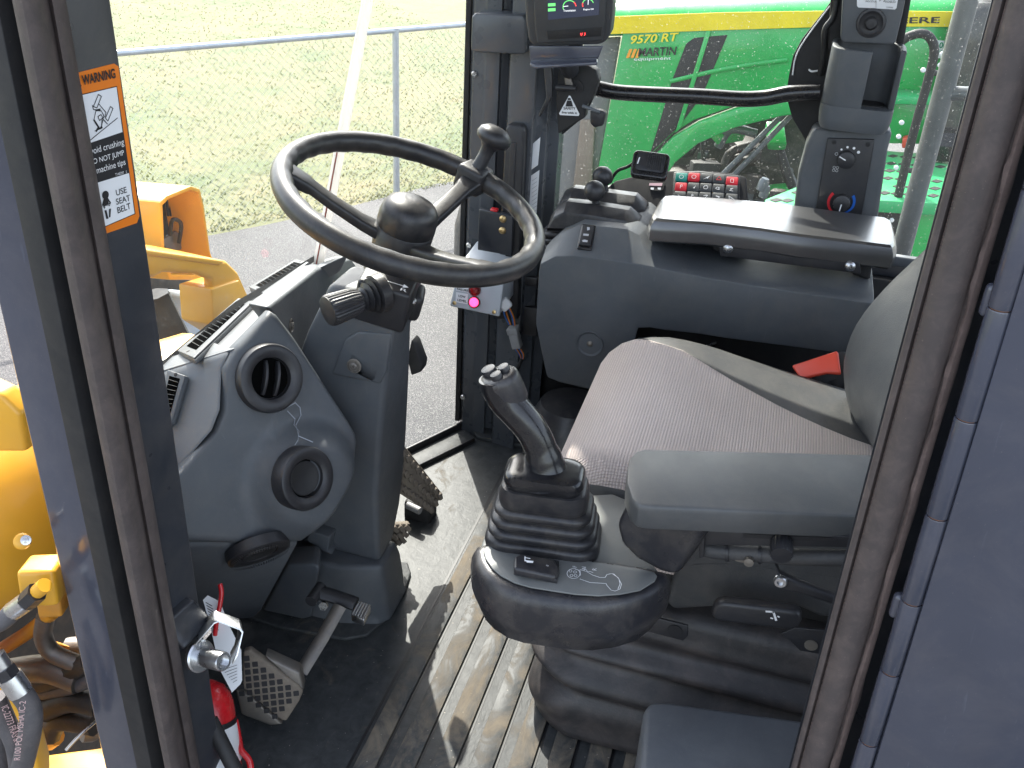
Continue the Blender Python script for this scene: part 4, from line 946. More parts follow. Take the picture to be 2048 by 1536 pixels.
# ------------------------------------------------------------------ steering wheel
sw = thing('steering_wheel', 'black three spoke steering wheel with spinner knob', 'steering wheel', WC)
wx, wy, wz = frame(WN, (0, 1, 0)); RR = .205
rings = []
for i in range(144):
    t = 2 * math.pi * i / 144; rd = wx * math.cos(t) + wy * math.sin(t); ring = []
    for k in range(16):
        a = 2 * math.pi * k / 16
        rr = .0168
        if math.cos(a) < -.3: rr += .0012 * math.cos(i * 2 * math.pi / 4.5) * (-math.cos(a))
        ring.append(WC + rd * (RR + rr * math.cos(a)) + wz * rr * math.sin(a) * 1.05)
    rings.append(ring)
rings.append(rings[0])
mm = [p for r in rings[:-1] for p in r]; fs_ = []
for i in range(144):
    for k in range(16):
        fs_.append([i * 16 + k, i * 16 + (k + 1) % 16, ((i + 1) % 144) * 16 + (k + 1) % 16, ((i + 1) % 144) * 16 + k])
M['wheel'] = surf('wheel rim plastic', (.018, .018, .020), .36, .3, 900, .14, dscale=10)
mesh('rim', mm, fs_, M['wheel'], sw, angle=80)
hub = lathe('hub', [(.032, -.105), (.044, -.10), (.047, -.07), (.0475, -.045), (.0465, -.044), (.0478, -.042), (.0475, -.022), (.045, -.010), (.039, -.001), (.028, .005), (.014, .008), (0, .0085)], WC, WN, M['wheel'], sw, 48, angle=50)
mk = []
for k in range(14):
    t0, t1 = k * 2 * math.pi / 14, (k + 1) * 2 * math.pi / 14
    mk += stroke([WC + wz * .0092 + wx * (.008 + .006 * math.cos(t0)) + wy * .006 * math.sin(t0), WC + wz * .0092 + wx * (.008 + .006 * math.cos(t1)) + wy * .006 * math.sin(t1)], .0008, WN)
multi('hub_emblem', mk, M['black'], hub)
for (u, v) in ((586, 347), (938, 362), (985, 545)):
    d = (W(u, v, pl=(WC, WN)) - WC).normalized(); sd2 = WN.cross(d)
    rg = []
    for t, h, w, th in ((.034, -.062, .020, .010), (.07, -.052, .0165, .0095), (.12, -.032, .0155, .009), (.158, -.014, .016, .0085), (.162, -.0125, .0175, .0095), (.185, -.005, .020, .011), (.208, .0, .028, .012)):
        c = WC + d * t + WN * h
        rg.append(rring(c, sd2, WN, w, th, .006, 3))
    loft('spoke', rg, M['wheel'], sw, angle=50)
kp = W(948, 352, pl=(WC, WN)); kd = (kp - WC).normalized(); kt = WN.cross(kd); kp = WC + kd * (RR - .004)
kn = box('knob_clamp', kp - WN * .004, (.048, .052, .046), M['black'], sw, (kd, kt, WN), .008)
kax = (WN + kd * .10 + V((.10, -.12, 0))).normalized()
lathe('spinner_knob', [(.013, .015), (.0125, .022), (.0115, .040), (.0125, .054), (.018, .062), (.029, .068), (.0315, .075), (.029, .084), (.019, .092), (0, .095)], kp, kax, M['black'], sw, 32, angle=50)

# ------------------------------------------------------------------ pedals
bp_ = thing('brake_pedal', 'worn brake pedal with large diamond cut pad at the pillar', 'pedal', W(600, 1380, z=0))
pa = [W(490, 1300, z=.17), W(604, 1380, z=.10), W(566, 1446, z=.05), W(478, 1372, z=.11)]
Ppd = plane3(pa[0], pa[1], pa[3]); PNn = Ppd[1]
def pd(u, v, o=0.0): return W(u, v, pl=(Ppd[0] + PNn * o, PNn))
pad = slab('pad', [pd(u, v) for u, v in ((486, 1304), (500, 1300), (598, 1372), (606, 1385), (598, 1404), (572, 1444), (560, 1440), (484, 1376))], -PNn * .016, M['tread'], bp_, .004)
ua, ub = (pd(602, 1380) - pd(492, 1302)).normalized(), None
ub = PNn.cross(ua).normalized()
if ub.z > 0: ub = -ub
o_ = pd(492, 1308); nw = (pd(602, 1380) - pd(492, 1302)).length; nh = (pd(480, 1374) - pd(488, 1304)).length
mh = m_rbox(.0043, .0043, .0006, .001, 0); mw = m_rbox(.0020, .014, .003, .0008, .0006)
for i in range(13):
    for j in range(7):
        if (i + j) % 2: continue
        s = .05 + .9 * i / 12; t = .08 + .86 * j / 6
        if t > .75 and s < .12: continue
        put('pad_hole', 'pad_hole', pad, o_ + ua * nw * s + ub * nh * t + PNn * .0004, PNn, (ua + ub), 1, mh, M['ink'])
slab('side_plate', [pd(u, v, -.004) for u, v in ((528, 1312), (600, 1345), (608, 1382), (590, 1372))], -PNn * .03, M['worn'], bp_, .004)
tube('arm', [W(602, 1345, z=.10), W(645, 1275, z=.13), W(680, 1212, z=.16)], .0065, M['worn'], bp_, 8, flat=1.9)
slab('bracket', [pd(u, v, -.03) for u, v in ((470, 1380), (500, 1390), (566, 1450), (540, 1452), (482, 1430))], -PNn * .02, M['worn'], bp_, .004)
ptp = thing('tilt_pedal', 'small bright ribbed column release pedal beside the column', 'pedal', W(700, 1215, z=0))
tube('arm', [W(628, 1182, z=.16), W(665, 1192, z=.155), W(712, 1208, z=.15)], .010, M['black'], ptp, 8, flat=1.4)
tq = [W(702, 1230, z=.14), W(728, 1240, z=.14), W(742, 1212, z=.15), W(716, 1204, z=.15)]
tpd = slab('pad', tq, V((0, 0, -.014)), M['steel'], ptp, .002)
for k in range(5):
    s = (k + .5) / 5; a_ = tq[0].lerp(tq[1], s); b_ = tq[3].lerp(tq[2], s); tube('pad_rib', [a_ + V((0, 0, .0015)), b_ + V((0, 0, .0015))], .0022, M['steel'], tpd, 8)
lathe('pivot', [(.010, -.02), (.010, .02), (0, .02)], W(632, 1188, z=.16), (1, 0, 0), M['black'], ptp, 16)
lathe('nut', [(.008, 0), (.008, .006), (0, .006)], W(648, 1210, z=.14), (-1, -.2, .3), M['bolt'], ptp, 6)
def treadpedal(name, lab, cs, th, n, grp):
    t_ = thing(name, lab, 'pedal', cs[2] * 1.0, grp); a, b, c, d = cs; nrm = (b - a).cross(d - a).normalized()
    if nrm.dot(CAM - a) < 0: nrm = -nrm
    slab('pad', cs, -nrm * th, M['tread'], t_, .003)
    for i in range(n):
        for j in range(3):
            s = (i + .5) / n; t = (j + .5) / 3; p = a.lerp(b, s).lerp(d.lerp(c, s), t)
            box('tread_block', p + nrm * .003, (.017, .009, .008), M['tread'], t_, (( (b - a).normalized() * .7 + (d - a).normalized() * .7).normalized(), nrm.cross(((b - a).normalized() * .7 + (d - a).normalized() * .7).normalized()), nrm), .0012, 1)
    return t_
acc = treadpedal('accelerator_pedal', 'muddy tread accelerator pedal right of the column', [W(800, 880, y=.565), W(887, 990, y=.515), W(860, 1026, y=.53), W(795, 985, y=.575)], .016, 9, None)
box('pivot_base', W(838, 1020, z=.02) + V((.01, 0, 0)), (.05, .06, .05), M['blackmatt'], acc, None, .008)
tube('pivot_pin', [W(815, 1010, z=.04), W(840, 1022, z=.04)], .008, M['conn'], acc, 10)
treadpedal('inching_pedal', 'small muddy tread pedal half hidden behind the column', [W(785, 1050, z=.12), W(822, 1048, z=.11), W(806, 1082, z=.06), W(780, 1095, z=.07)], .014, 3, None)

# ------------------------------------------------------------------ warning lamp box, wires, plate at the corner pillar
wb = thing('lamp_box', 'light grey warning lamp box with lit red LOW LEVEL lamp', 'control box', W(955, 620, x=1.03))
f0 = [W(924, 520, x=1.035), W(1014, 536, x=1.035), W(1001, 631, x=1.01), W(903, 610, x=1.01)]
bn = (f0[1] - f0[0]).cross(f0[3] - f0[0]).normalized()
if bn.dot(CAM - f0[0]) < 0: bn = -bn
enc = slab('enclosure', f0, V((.075, -.010, .022)), M['boxgrey'], wb, .006, 4)
fc = sum(f0, V()) / 4
slab('cover', [p + (p - fc) * .02 + bn * .002 for p in f0], bn * .010, M['boxgrey'], wb, .004, 3)
PB = (f0[0] + bn * .0125, bn)
def bx(u, v, o=0.0): return W(u, v, pl=(PB[0] + bn * o, bn))
for u, v, m_ in ((950, 580, 'lampoff'), (949, 604, 'lampon')):
    lathe('lamp_bezel', [(.013, 0), (.013, .004), (.0105, .006), (.0105, .003), (0, .003)], bx(u, v), bn, surf('bezel' + m_, (.16, .03, .03), .4), wb, 24)
    lathe('lamp_lens', [(.0098, 0), (.0098, .006), (.007, .010), (0, .011)], bx(u, v), bn, M[m_], wb, 24)
for px in ([(913, 567), (938, 570), (936, 585), (912, 581)], [(912, 584), (936, 588), (935, 609), (911, 604)]): sheet('label_plate', [bx(u, v, .0005) for u, v in px], M['paper'], wb)
for s, a, b, h in (('FAILURE', (914, 580), (936, 583.5), .005), ('LOW', (917, 594), (931, 596.5), .0055), ('LEVEL', (915, 602), (933, 605.5), .0055)):
    text('label_lettering', s, bx(*a, .0012), bx(*b) - bx(*a), V((0, 0, 1)), M['ink'], wb, w=(bx(*b) - bx(*a)).length, h=h, lift=0, bold=.02)
for u, v in ((909, 606), (988, 624)): put('screw', 'bscrew', wb, bx(u, v), bn, None, 1, m_lathe([(.0045, 0), (.0045, .001), (.0015, .0018)], 12), M['brass'])
cw = thing('wire_connector', 'grey plug connector with coloured wires hanging below the lamp box', 'connector', W(1030, 690, x=1.05))
cx0, cx1 = W(1024, 650, x=1.04), W(1036, 698, x=1.04)
zc = (cx1 - cx0).normalized()
box('plug', (cx0 + cx1) / 2, (.022, .020, .050), M['conn'], cw, frame(zc, (1, 0, 0)), .002)
box('plug', cx0 + zc * .012, (.026, .024, .014), M['conn'], cw, frame(zc, (1, 0, 0)), .002)
for k, m_ in enumerate(('wo', 'wb', 'wk', 'wo', 'wb')):
    j = (k - 2) * .0032
    tube('wire', [W(1012, 612, x=1.03) + V((0, j, 0)), W(1018, 632, x=1.035) + V((.004 * (k % 2), j * 1.6, 0)), cx0 + V((0, j, 0))], .0016, M[m_], cw, 6, smooth=4)
    tube('wire', [cx1 + V((0, j, 0)), W(1042, 708, x=1.05) + V((0, j * .9, 0)), W(1044, 718, x=1.06) + V((0, j * .3, 0))], .0016, M[m_], cw, 6, smooth=4)
tube('cable', [W(1044, 716, x=1.06), W(1036, 735, x=1.07), W(1025, 760, x=1.09), W(1018, 800, x=1.1)], .004, M['wk'], cw, 8, smooth=4)
box('gland', W(1010, 608, x=1.03), (.03, .025, .025), M['white'], cw, frame((.3, -.5, .5)), .005)
ch = thing('latch_holder', 'dark bolted plate with two brass rivets above the lamp box', 'plate', W(990, 500, x=1.07))
slab('plate', PX([(958, 418), (1026, 432), (1023, 512), (955, 500)], 1.05), V((.012, 0, 0)), M['slatedark'], ch, .002)
for u, v in ((1006, 438), (1005, 461)): put('rivet', 'rivet', ch, W(u, v, x=1.05), (-1, -.1, 0), None, 1, m_lathe([(.0078, -.001), (.0078, .001), (.006, .003), (.003, .004)], 18), M['brass'])
box('red_cap', W(989, 420, x=1.06), (.015, .016, .008), M['red'], ch, None, .003)
tube('hook', [W(1046, 455, x=1.07), W(1056, 462, x=1.06), W(1060, 480, x=1.06), W(1050, 490, x=1.06), W(1046, 505, x=1.07), W(1056, 515, x=1.07)], .0035, M['gloss'], ch, 8, smooth=5)
for z_ in ((1062, 560, 22), (1062, 640, 70)):
    box('wall_clip', W(z_[0], z_[1], x=1.12), (.02, .035, z_[2] * .001), M['black'], ch, None, .003)

# ------------------------------------------------------------------ display monitor
M['mon'] = surf('monitor plastic', (.045, .048, .052), .45, .4, 900, .05)
mo = thing('display_monitor', 'dark grey display monitor on a steel bracket at the top of the corner pillar', 'monitor', W(1135, 120, x=1.0))
Mq = [W(1047, 0, x=.985), W(1225, 0, x=.985), W(1212, 90, x=1.0), W(1062, 93, x=1.0)]
mr = (Mq[1] - Mq[0]).normalized(); mn = (Mq[1] - Mq[0]).cross(Mq[3] - Mq[0]).normalized()
if mn.dot(CAM - Mq[0]) < 0: mn = -mn
PMo = (Mq[0], mn)
def mp_(u, v, o=0.0): return W(u, v, pl=(PMo[0] + mn * o, mn))
mpx = [(1045, -60), (1228, -60), (1224, 30), (1219, 72), (1210, 85), (1196, 90), (1082, 94), (1066, 92), (1056, 80), (1051, 40)]
slab('housing', [mp_(u, v) for u, v in mpx], -mn * .045, M['mon'], mo, .006, 4)
slab('bezel', [mp_(u, v, .0005) for u, v in ((1066, -60), (1216, -60), (1212, 42), (1207, 80), (1075, 85), (1070, 45))], mn * .006, M['mon'], mo, .004, 3)
scn = [(1093, -40), (1200, -40), (1197, 28), (1180, 34), (1096, 40)]
sheet('screen', [mp_(u, v, .0072) for u, v in ((1094, -50), (1201, -50), (1198, 30), (1096, 40))], flat('dark screen', (.03, .035, .055), .12, .25), mo)
gm_ = flat('screen green', (.10, .45, .12), .4, .5); wm2 = flat('screen white', (.6, .62, .65), .4, .5); rm_ = flat('screen red', (.7, .06, .05), .4, .5)
multi('screen_bars', [[mp_(u, v, .0078) for u, v in ((1096, y), (1111, y - 1), (1111, y + 5), (1096, y + 6))] for y in (7, 17)], gm_, mo)
def arc(cu, cv, ru, rv, t0, t1, n=10): return [mp_(cu + ru * math.cos(R(t0 + (t1 - t0) * i / n)), cv - rv * math.sin(R(t0 + (t1 - t0) * i / n)), .0078) for i in range(n + 1)]
multi('gauge', stroke(arc(1139, 14, 13, 13, 200, 50), .0014, mn) + stroke(arc(1176, 9, 11, 11, 160, 20), .0014, mn), gm_, mo)
multi('gauge', stroke(arc(1139, 14, 13, 13, 45, 10), .0016, mn) + stroke(arc(1176, 9, 11, 11, 200, 165), .0016, mn), rm_, mo)
multi('gauge', stroke([mp_(1127, 13, .0079), mp_(1136, 12, .0079)], .001, mn) + stroke([mp_(1176, 9, .0079), mp_(1177, -4, .0079)], .001, mn), wm2, mo)
for s, a, b in (('Transmission', (1127, 23.5), (1151, 22.5)), ('Engine Oil', (1167, 21.5), (1187, 20.5))):
    text('screen_lettering', s, mp_(*a, .0079), mp_(*b) - mp_(*a), V((0, 0, 1)), wm2, mo, w=(mp_(*b) - mp_(*a)).length, h=.0035, lift=0)
slab('indicator_strip', [mp_(u, v, .0068) for u, v in ((1094, 62), (1204, 54), (1202, 72), (1096, 79))], mn * .0008, M['blackmatt'], mo, .0003)
text('indicator', '(P)', mp_(1161, 72, .0085), mp_(1172, 71) - mp_(1161, 72), V((0, 0, 1)), flat('red indicator', (.8, .03, .03), .4, 1.2), mo, w=.0095, h=.009, lift=0, bold=.03)
slab('bracket', [W(u, v, x=1.0) for u, v in ((1058, 92), (1206, 92), (1196, 118), (1176, 124), (1070, 130), (1060, 122))], V((.004, 0, 0)), M['slate'], mo, .002)
slab('bracket_shelf', [W(1060, 118, x=1.0), W(1195, 114, x=1.0), W(1195, 124, x=.97), W(1070, 132, x=.97), W(1060, 126, x=.975)], V((0, 0, -.006)), M['slate'], mo, .002)
tube('bracket_post', [W(1130, 110, x=1.03), W(1140, 140, x=1.09)], .018, M['slatedark'], mo, 12)
M['kh'] = surf('matt keypad housing', (.018, .018, .02), .8, .3, 700, .03, spec=.15)
# ------------------------------------------------------------------ right hand console
rc = thing('side_console', 'long grey side console right of the seat', 'console', (1.0, .1, 0))
stn = [((1078, 545), (1083, 520), (1092, 745)), ((1081, 528), (1093, 492), (1096, 755)), ((1110, 513), (1122, 466), (1118, 764)), ((1151, 512), (1160, 449), (1160, 774)), ((1215, 520), (1200, 452), (1206, 784)), ((1258, 526), (1254, 458), (1262, 706)), ((1280, 529), (1278, 470), (1276, 656)),
       ((1300, 532), (1300, 492), (1300, 655)), ((1320, 537), (1320, 518), (1330, 660)), ((1380, 549), (1372, 534), (1400, 668)), ((1434, 560), (1430, 544), (1450, 676)), ((1600, 586), (1600, 566), (1590, 694)), ((1748, 608), (1748, 586), (1725, 712))]
rings = []
for i, (c, r, b) in enumerate(stn):
    pc = W(*c, x=.86); pr = W(*r, x=.915 if i < 8 else .895); pb = W(*b, x=.868); y = pc.y
    rings.append([V((.868, pb.y, pb.z)), V((.86, pc.y, (pb.z + pc.z) / 2)), pc, pr, V((1.0, y, pr.z + (.0 if i < 8 else .004))), V((1.19, y, pr.z)), V((1.19, y, pb.z))])
cb_ = loft('console_body', rings, M['dash'], rc, bevel=.006, seg=3, angle=45)
# switch in the front slope
sq = [W(1164, 453, x=.922), W(1194, 456, x=.922), W(1184, 506, x=.874), W(1154, 503, x=.874)]
sn = (sq[1] - sq[0]).cross(sq[3] - sq[0]).normalized()
if sn.dot(CAM - sq[0]) < 0: sn = -sn
sw_ = slab('rocker_switch', [p + sn * .004 for p in sq], sn * .006, M['gloss'], rc, .003)
scn_ = sum(sq, V()) / 4
slab('rocker', [p.lerp(scn_, .22) + sn * .0095 for p in sq], sn * .006, M['black'], sw_, .002)
def sq2(s, t): return (sq[0].lerp(sq[1], s)).lerp(sq[3].lerp(sq[2], s), t) + sn * .0162
multi('switch_print', [[sq2(.45, .2), sq2(.62, .2), sq2(.66, .3), sq2(.5, .34)], [sq2(.3, .47), sq2(.66, .47), sq2(.66, .55), sq2(.3, .55)], [sq2(.3, .74), sq2(.42, .70), sq2(.68, .72), sq2(.66, .80), sq2(.36, .80)]], surf('pale print', (.5, .5, .52), .6), sw_)
# bolt recess in the face
pr_ = W(1181, 685, x=.8665)
lathe('bolt_recess', [(.027, .002), (.026, .004), (.022, .002), (.016, -.004), (.010, -.006), (0, -.006)], pr_ + V((-.004, 0, 0)), (-1, 0, 0), M['dash'], rc, 36)
lathe('bolt', [(.0062, -.004), (.0062, .003), (.003, .005), (0, .005)], pr_ + V((-.004, 0, 0)), (-1, 0, 0), M['worn'], rc, 14)
# tray and pocket on top
if False: slab('top_tray', [W(u, v, z=rings[9][3].z + .006) for u, v in ((1322, 521), (1405, 530), (1400, 500), (1330, 485))], V((0, 0, .004)), M['dashlit'], rc, .004)
slab('pocket', [W(u, v, x=.99) for u, v in ((1333, 497), (1340, 472), (1382, 497), (1374, 504))], V((.03, 0, 0)), M['blackmatt'], rc, .003)
slab('seat_side_plate', PX([(1270, 650), (1700, 690), (1700, 900), (1240, 860)], 1.02), V((.02, 0, 0)), M['blackmatt'], rc, .003)
slab('wire_loop', PX([(1380, 694), (1400, 700), (1432, 688), (1433, 684), (1400, 695), (1382, 690)], 1.0), V((.003, 0, 0)), M['steel'], rc, .0005)
box('fuse_clip', W(1294, 685, x=.93), (.02, .04, .018), M['bluegrey'], rc, frame((.1, .3, 1), (1, 0, 0)), .003)
lathe('floor_duct', [(.10, 0), (.105, .10), (.09, .16), (.07, .20), (0, .21)], V((1.02, .33, .0)), (0, 0, 1), M['rubber'], rc, 28)
# upper rear housing that carries the keypad
PKp = plane3(W(1330, 343, x=1.15), W(1492, 352, x=1.15), W(1330, 410, x=1.09)); KN = PKp[1]
def kp_(u, v, o=0.0): return W(u, v, pl=(PKp[0] + KN * o, KN))
slab('keypad_housing', [kp_(u, v) for u, v in ((1211, 376), (1230, 360), (1262, 352), (1320, 346), (1335, 340), (1400, 339), (1460, 344), (1493, 352), (1502, 470), (1211, 500))], -KN * .05, M['kh'], rc, .006, 3)
kpad = thing('keypad', 'membrane keypad with teal, red and dark symbol keys behind the armrest', 'keypad', kp_(1410, 400))
slab('keypad_panel', [kp_(u, v, .0015) for u, v in ((1347, 347), (1352, 345), (1400, 344), (1478, 353), (1480, 357), (1480, 440), (1341, 436))], KN * .004, M['black'], kpad, .002)
kr = (kp_(1440, 380) - kp_(1380, 377)).normalized(); kf = m_rbox(.0118, .0105, .004, .003, .0012); 
def kmesh(key): return m_rbox(.0118, .0100, .004, .003, .0012)
K1 = [(1363, 356), (1388, 356), (1413, 357.5), (1438, 359.5), (1464, 364)]; K2 = [(1362, 375.5), (1387, 376), (1411.5, 377), (1437, 378.6), (1463.5, 381)]; K3 = [(1360, 393), (1385, 394), (1410, 395), (1436, 396), (1463, 398)]
kc = {(0, 0): 'greenkey', (0, 1): 'redkey', (0, 4): 'redkey', (1, 0): 'redkey'}
for r_i, row in enumerate((K1, K2, K3)):
    for c_i, (u, v) in enumerate(row):
        mk_ = kc.get((r_i, c_i), 'key')
        ky = put('key', 'key_' + mk_, kpad, kp_(u, v, .0055), KN, kr, 1, kmesh(0), M[mk_])
        c0 = V((0, 0, .0047)); pl = []
        if c_i == 1 and r_i == 0 or (r_i, c_i) == (0, 0) or (r_i, c_i) == (1, 2):
            for k in range(10):
                t0, t1 = k * .628, (k + 1) * .628; pl += stroke([c0 + V((math.cos(t0), math.sin(t0), 0)) * .0042, c0 + V((math.cos(t1), math.sin(t1), 0)) * .0042], .0009, V((0, 0, 1)))
        elif (r_i, c_i) == (1, 0):
            pl = stroke([c0 + V((-.001, -.004, 0)), c0 + V((-.001, .004, 0)), c0 + V((.0025, .0035, 0)), c0 + V((.0025, .0008, 0)), c0 + V((-.001, .0004, 0))], .0009, V((0, 0, 1)))
        elif (r_i, c_i) == (0, 3):
            pl = stroke([c0 + V((-.005, -.003, 0)), c0 + V((0, .005, 0)), c0 + V((.005, -.003, 0)), c0 + V((-.005, -.003, 0))], .0012, V((0, 0, 1)))
        elif (r_i, c_i) == (0, 4):
            pl = stroke([c0 + V((-.003, -.004, 0)), c0 + V((-.003, .004, 0)), c0 + V((.003, .004, 0)), c0 + V((.003, -.004, 0)), c0 + V((-.003, -.004, 0))], .0008, V((0, 0, 1)))
        else:
            rs = random.Random(r_i * 9 + c_i)
            q = [c0 + V((rs.uniform(-.006, .006), rs.uniform(-.005, .004), 0)) for _ in range(5)]; pl = stroke(q, .0009, V((0, 0, 1)))
        vs_ = []; f2 = []
        for p in pl: f2.append(list(range(len(vs_), len(vs_) + 4))); vs_ += p
        me = bpy.data.meshes.new('kp'); me.from_pydata(vs_, [], f2); so_ = link('key_symbol', me, M['redink'] if (r_i, c_i) == (0, 3) else M['whiteink'], ky); so_.location = (0, 0, 0)
# power outlet below the microphone
slab('outlet_pocket', [kp_(u, v, .001) for u, v in ((1297, 364), (1330, 364), (1326, 380), (1318, 383), (1300, 380))], KN * .0012, M['ink'], rc, 0)
multi('outlet_print', [[kp_(u, v, .003) for u, v in ((1299, 366), (1325, 366), (1324, 372), (1298, 371))]], surf('pink label', (.65, .42, .46), .6), rc)
for u in (1304, 1318): multi('outlet_pin', [[kp_(u - 3, 375, .003), kp_(u + 4, 375, .003), kp_(u + 3, 380, .003), kp_(u - 2, 379, .003)]], M['whiteink'], rc)
# control levers
def lever(lab, top, bx_, x, ball, stem, r):
    t = thing('control_lever', lab, 'lever', W(top[3][0], top[3][1] + 50, x=x), 'hydraulic control levers on the side console')
    q = [W(u, v, x=x) for u, v in top]; dn = [W(u, v, x=x) for u, v in bx_]
    rg = [[p + V((-.036, 0, -.020)) for p in q], [p + V((-.034, 0, -.014)) for p in q], [p + V((-.010, 0, .0)) for p in q], [p + V((.014, 0, 0)) for p in q], [p + V((.036, 0, -.018)) for p in q]]
    fl = [rg[i][:] + [V((d.x + (-.036, -.034, -.02, .02, .036)[i], d.y, d.z)) for d in dn] for i in range(5)]
    loft('boot', fl, M['rubber'], t, bevel=.003, seg=2, angle=30)
    for k in range(3):
        a_ = dn[0] + V((.0, .004, -.004 - k * .013)); b_ = dn[-1] + V((0, .01, -.012 - k * .013))
        c_ = (a_ + b_) / 2
        rg2 = rring(c_, (a_ - b_).normalized(), V((1, 0, 0)), (a_ - b_).length / 2 + .004, .034, .02, 4)
        slab('boot_fold', rg2, V((0, 0, -.011)), M['rubber'], t, .004, 3)
    bc_ = W(*ball, x=x); b0 = W(*stem, x=x)
    tube('stem', [b0 + (b0 - bc_) * .3, bc_], .0075, M['black'], t, 14)
    bm_ = lathe('ball_knob', [(r * math.sin(math.pi * k / 16), -r * math.cos(math.pi * k / 16)) for k in range(17)], bc_, (0, 0, 1), M['black'], t, 32, cap=False, angle=90)
    return t
lever('front ball topped hydraulic lever with folded rubber boot on the console', [(1105, 430), (1116, 410), (1136, 400), (1186, 405), (1259, 417), (1282, 436)], [(1279, 452), (1270, 462), (1110, 452), (1103, 445)], .985, (1189, 382), (1193, 412), .0205)
lever('rear ball topped hydraulic lever nearer the window', [(1121, 403), (1131, 382), (1149, 373), (1212, 381), (1273, 389), (1295, 408)], [(1292, 424), (1284, 432), (1126, 424), (1119, 415)], 1.055, (1205, 353), (1211, 386), .0205)
# two way radio microphone
mic = thing('radio_microphone', 'black ribbed radio microphone with cord clipped before the window', 'microphone', W(1300, 362, x=1.09))
mc = W(1300, 336, x=1.095); mright = (W(1338, 342, x=1.095) - W(1264, 332, x=1.09)).normalized(); mnv = (V((-1, 0, .75))).normalized(); mnv = (mnv - mright * mnv.dot(mright)).normalized(); mup = mnv.cross(mright)
if mup.z < 0: mup = -mup
rrslab('case', mc, mright, mup, .0365, .027, .010, mnv * .020, M['gloss'], mic, .004, 3)
rrslab('face', mc + mnv * .0202 + mup * .003, mright, mup, .028, .019, .006, mnv * .004, M['black'], mic, .0015)
for k in range(8):
    box('rib', mc + mnv * .0245 + mright * (-.006 + k * .0040) + mup * .003, (.0018, .030 - .001 * abs(k - 4), .0025), M['black'], mic, (mright, mup, mnv), .0006, 1)
sheet('label', [mc + mnv * .0246 - mright * .024 + mup * .010, mc + mnv * .0246 - mright * .0215 + mup * .010, mc + mnv * .0246 - mright * .0235 - mup * .004, mc + mnv * .0246 - mright * .026 - mup * .004], M['paper'], mic)
tube('cord', [mc - mright * .034 + mnv * .012, W(1254, 334, x=1.1), W(1238, 340, x=1.11), W(1228, 350, x=1.12), W(1220, 365, x=1.13)], .0035, M['wk'], mic, 8, smooth=6)
# right armrest
ra = thing('console_armrest', 'black right armrest pad bolted on a plate above the side console', 'armrest', W(1550, 540, x=.97))
AZ = .685
ap = [(1322, 400), (1330, 392), (1345, 391), (1450, 397), (1560, 407), (1680, 423), (1770, 435), (1781, 441), (1788, 470), (1789, 484), (1782, 490), (1700, 480), (1600, 468), (1520, 456), (1420, 444), (1330, 438), (1312, 436), (1308, 428)]
wav = [0] * len(ap)
tp_ = [W(u, v, z=AZ) for u, v in ap]
top_in = [p + ((sum(tp_, V()) / len(tp_)) - p).normalized() * .004 for p in tp_]
cen_ = sum(tp_, V()) / len(tp_)
def scl(s, dz): return [V((cen_.x + (p.x - cen_.x) * s[0], cen_.y + (p.y - cen_.y) * s[1], p.z + dz)) for p in tp_]
loft('pad', [scl((.99, .995), 0), scl((1.06, 1.012), -.004), scl((1.13, 1.03), -.014), scl((1.15, 1.035), -.024), scl((1.13, 1.03), -.040), scl((1.0, 1.0), -.046)], M['armgloss'], ra, angle=22)
slab('support_plate', PX([(1436, 483), (1450, 478), (1720, 525), (1722, 548), (1440, 512)], .925), V((.006, 0, 0)), M['black'], ra, .0015)
slab('support_block', PX([(1425, 470), (1450, 470), (1440, 505), (1425, 500)], .95), V((.05, 0, 0)), M['blackmatt'], ra, .004)
slab('support_block', PX([(1705, 520), (1745, 528), (1740, 560), (1705, 550)], .95), V((.05, 0, 0)), M['blackmatt'], ra, .004)
dome = m_lathe([(.0098, 0), (.0098, .001), (.009, .004), (.006, .0065), (.002, .0075)], 20)
for u, v in ((1456, 496), (1700, 532)): put('bolt', 'dome', ra, W(u, v, x=.9245), (-1, -.1, .1), None, 1, dome, M['bolt'])

# ------------------------------------------------------------------ rear right pillar trim with cup holder and climate controls
pt = thing('pillar_console', 'grey pillar console with cup holder and climate control panel', 'console', (1.2, -.14, .55))
slab('trunk', PX([(1628, 255), (1786, 262), (1776, 300), (1754, 450), (1584, 450), (1596, 350), (1612, 290)], 1.165), V((.06, 0, 0)), M['dash'], pt, .010, 4)
slab('climate_panel', PX([(1655, 276), (1749, 279), (1746, 300), (1722, 440), (1630, 430), (1640, 370)], 1.160), V((.006, 0, 0)), M['black'], pt, .002)
CPX = 1.1595
for u, v, a_ in ((1692, 318, R(155)), (1683, 404, R(-95))):
    c0 = W(u, v, x=CPX)
    kb_ = lathe('control_knob', [(.0175, 0), (.0175, .004), (.0165, .012), (.015, .013), (0, .013)], c0, (-1, 0, 0), M['black'], pt, 36, flute=.04)
    dr = V((0, -math.cos(a_), math.sin(a_))); pp0 = c0 + V((-.0135, 0, 0))
    multi('pointer', stroke([pp0 + dr * .002, pp0 + dr * .0145], .0022, V((1, 0, 0))), M['whiteink'], kb_)
def cy(c, r, t): return V((CPX - .0008, c.y - r * math.cos(t), c.z + r * math.sin(t)))
c0 = W(1692, 318, x=CPX)
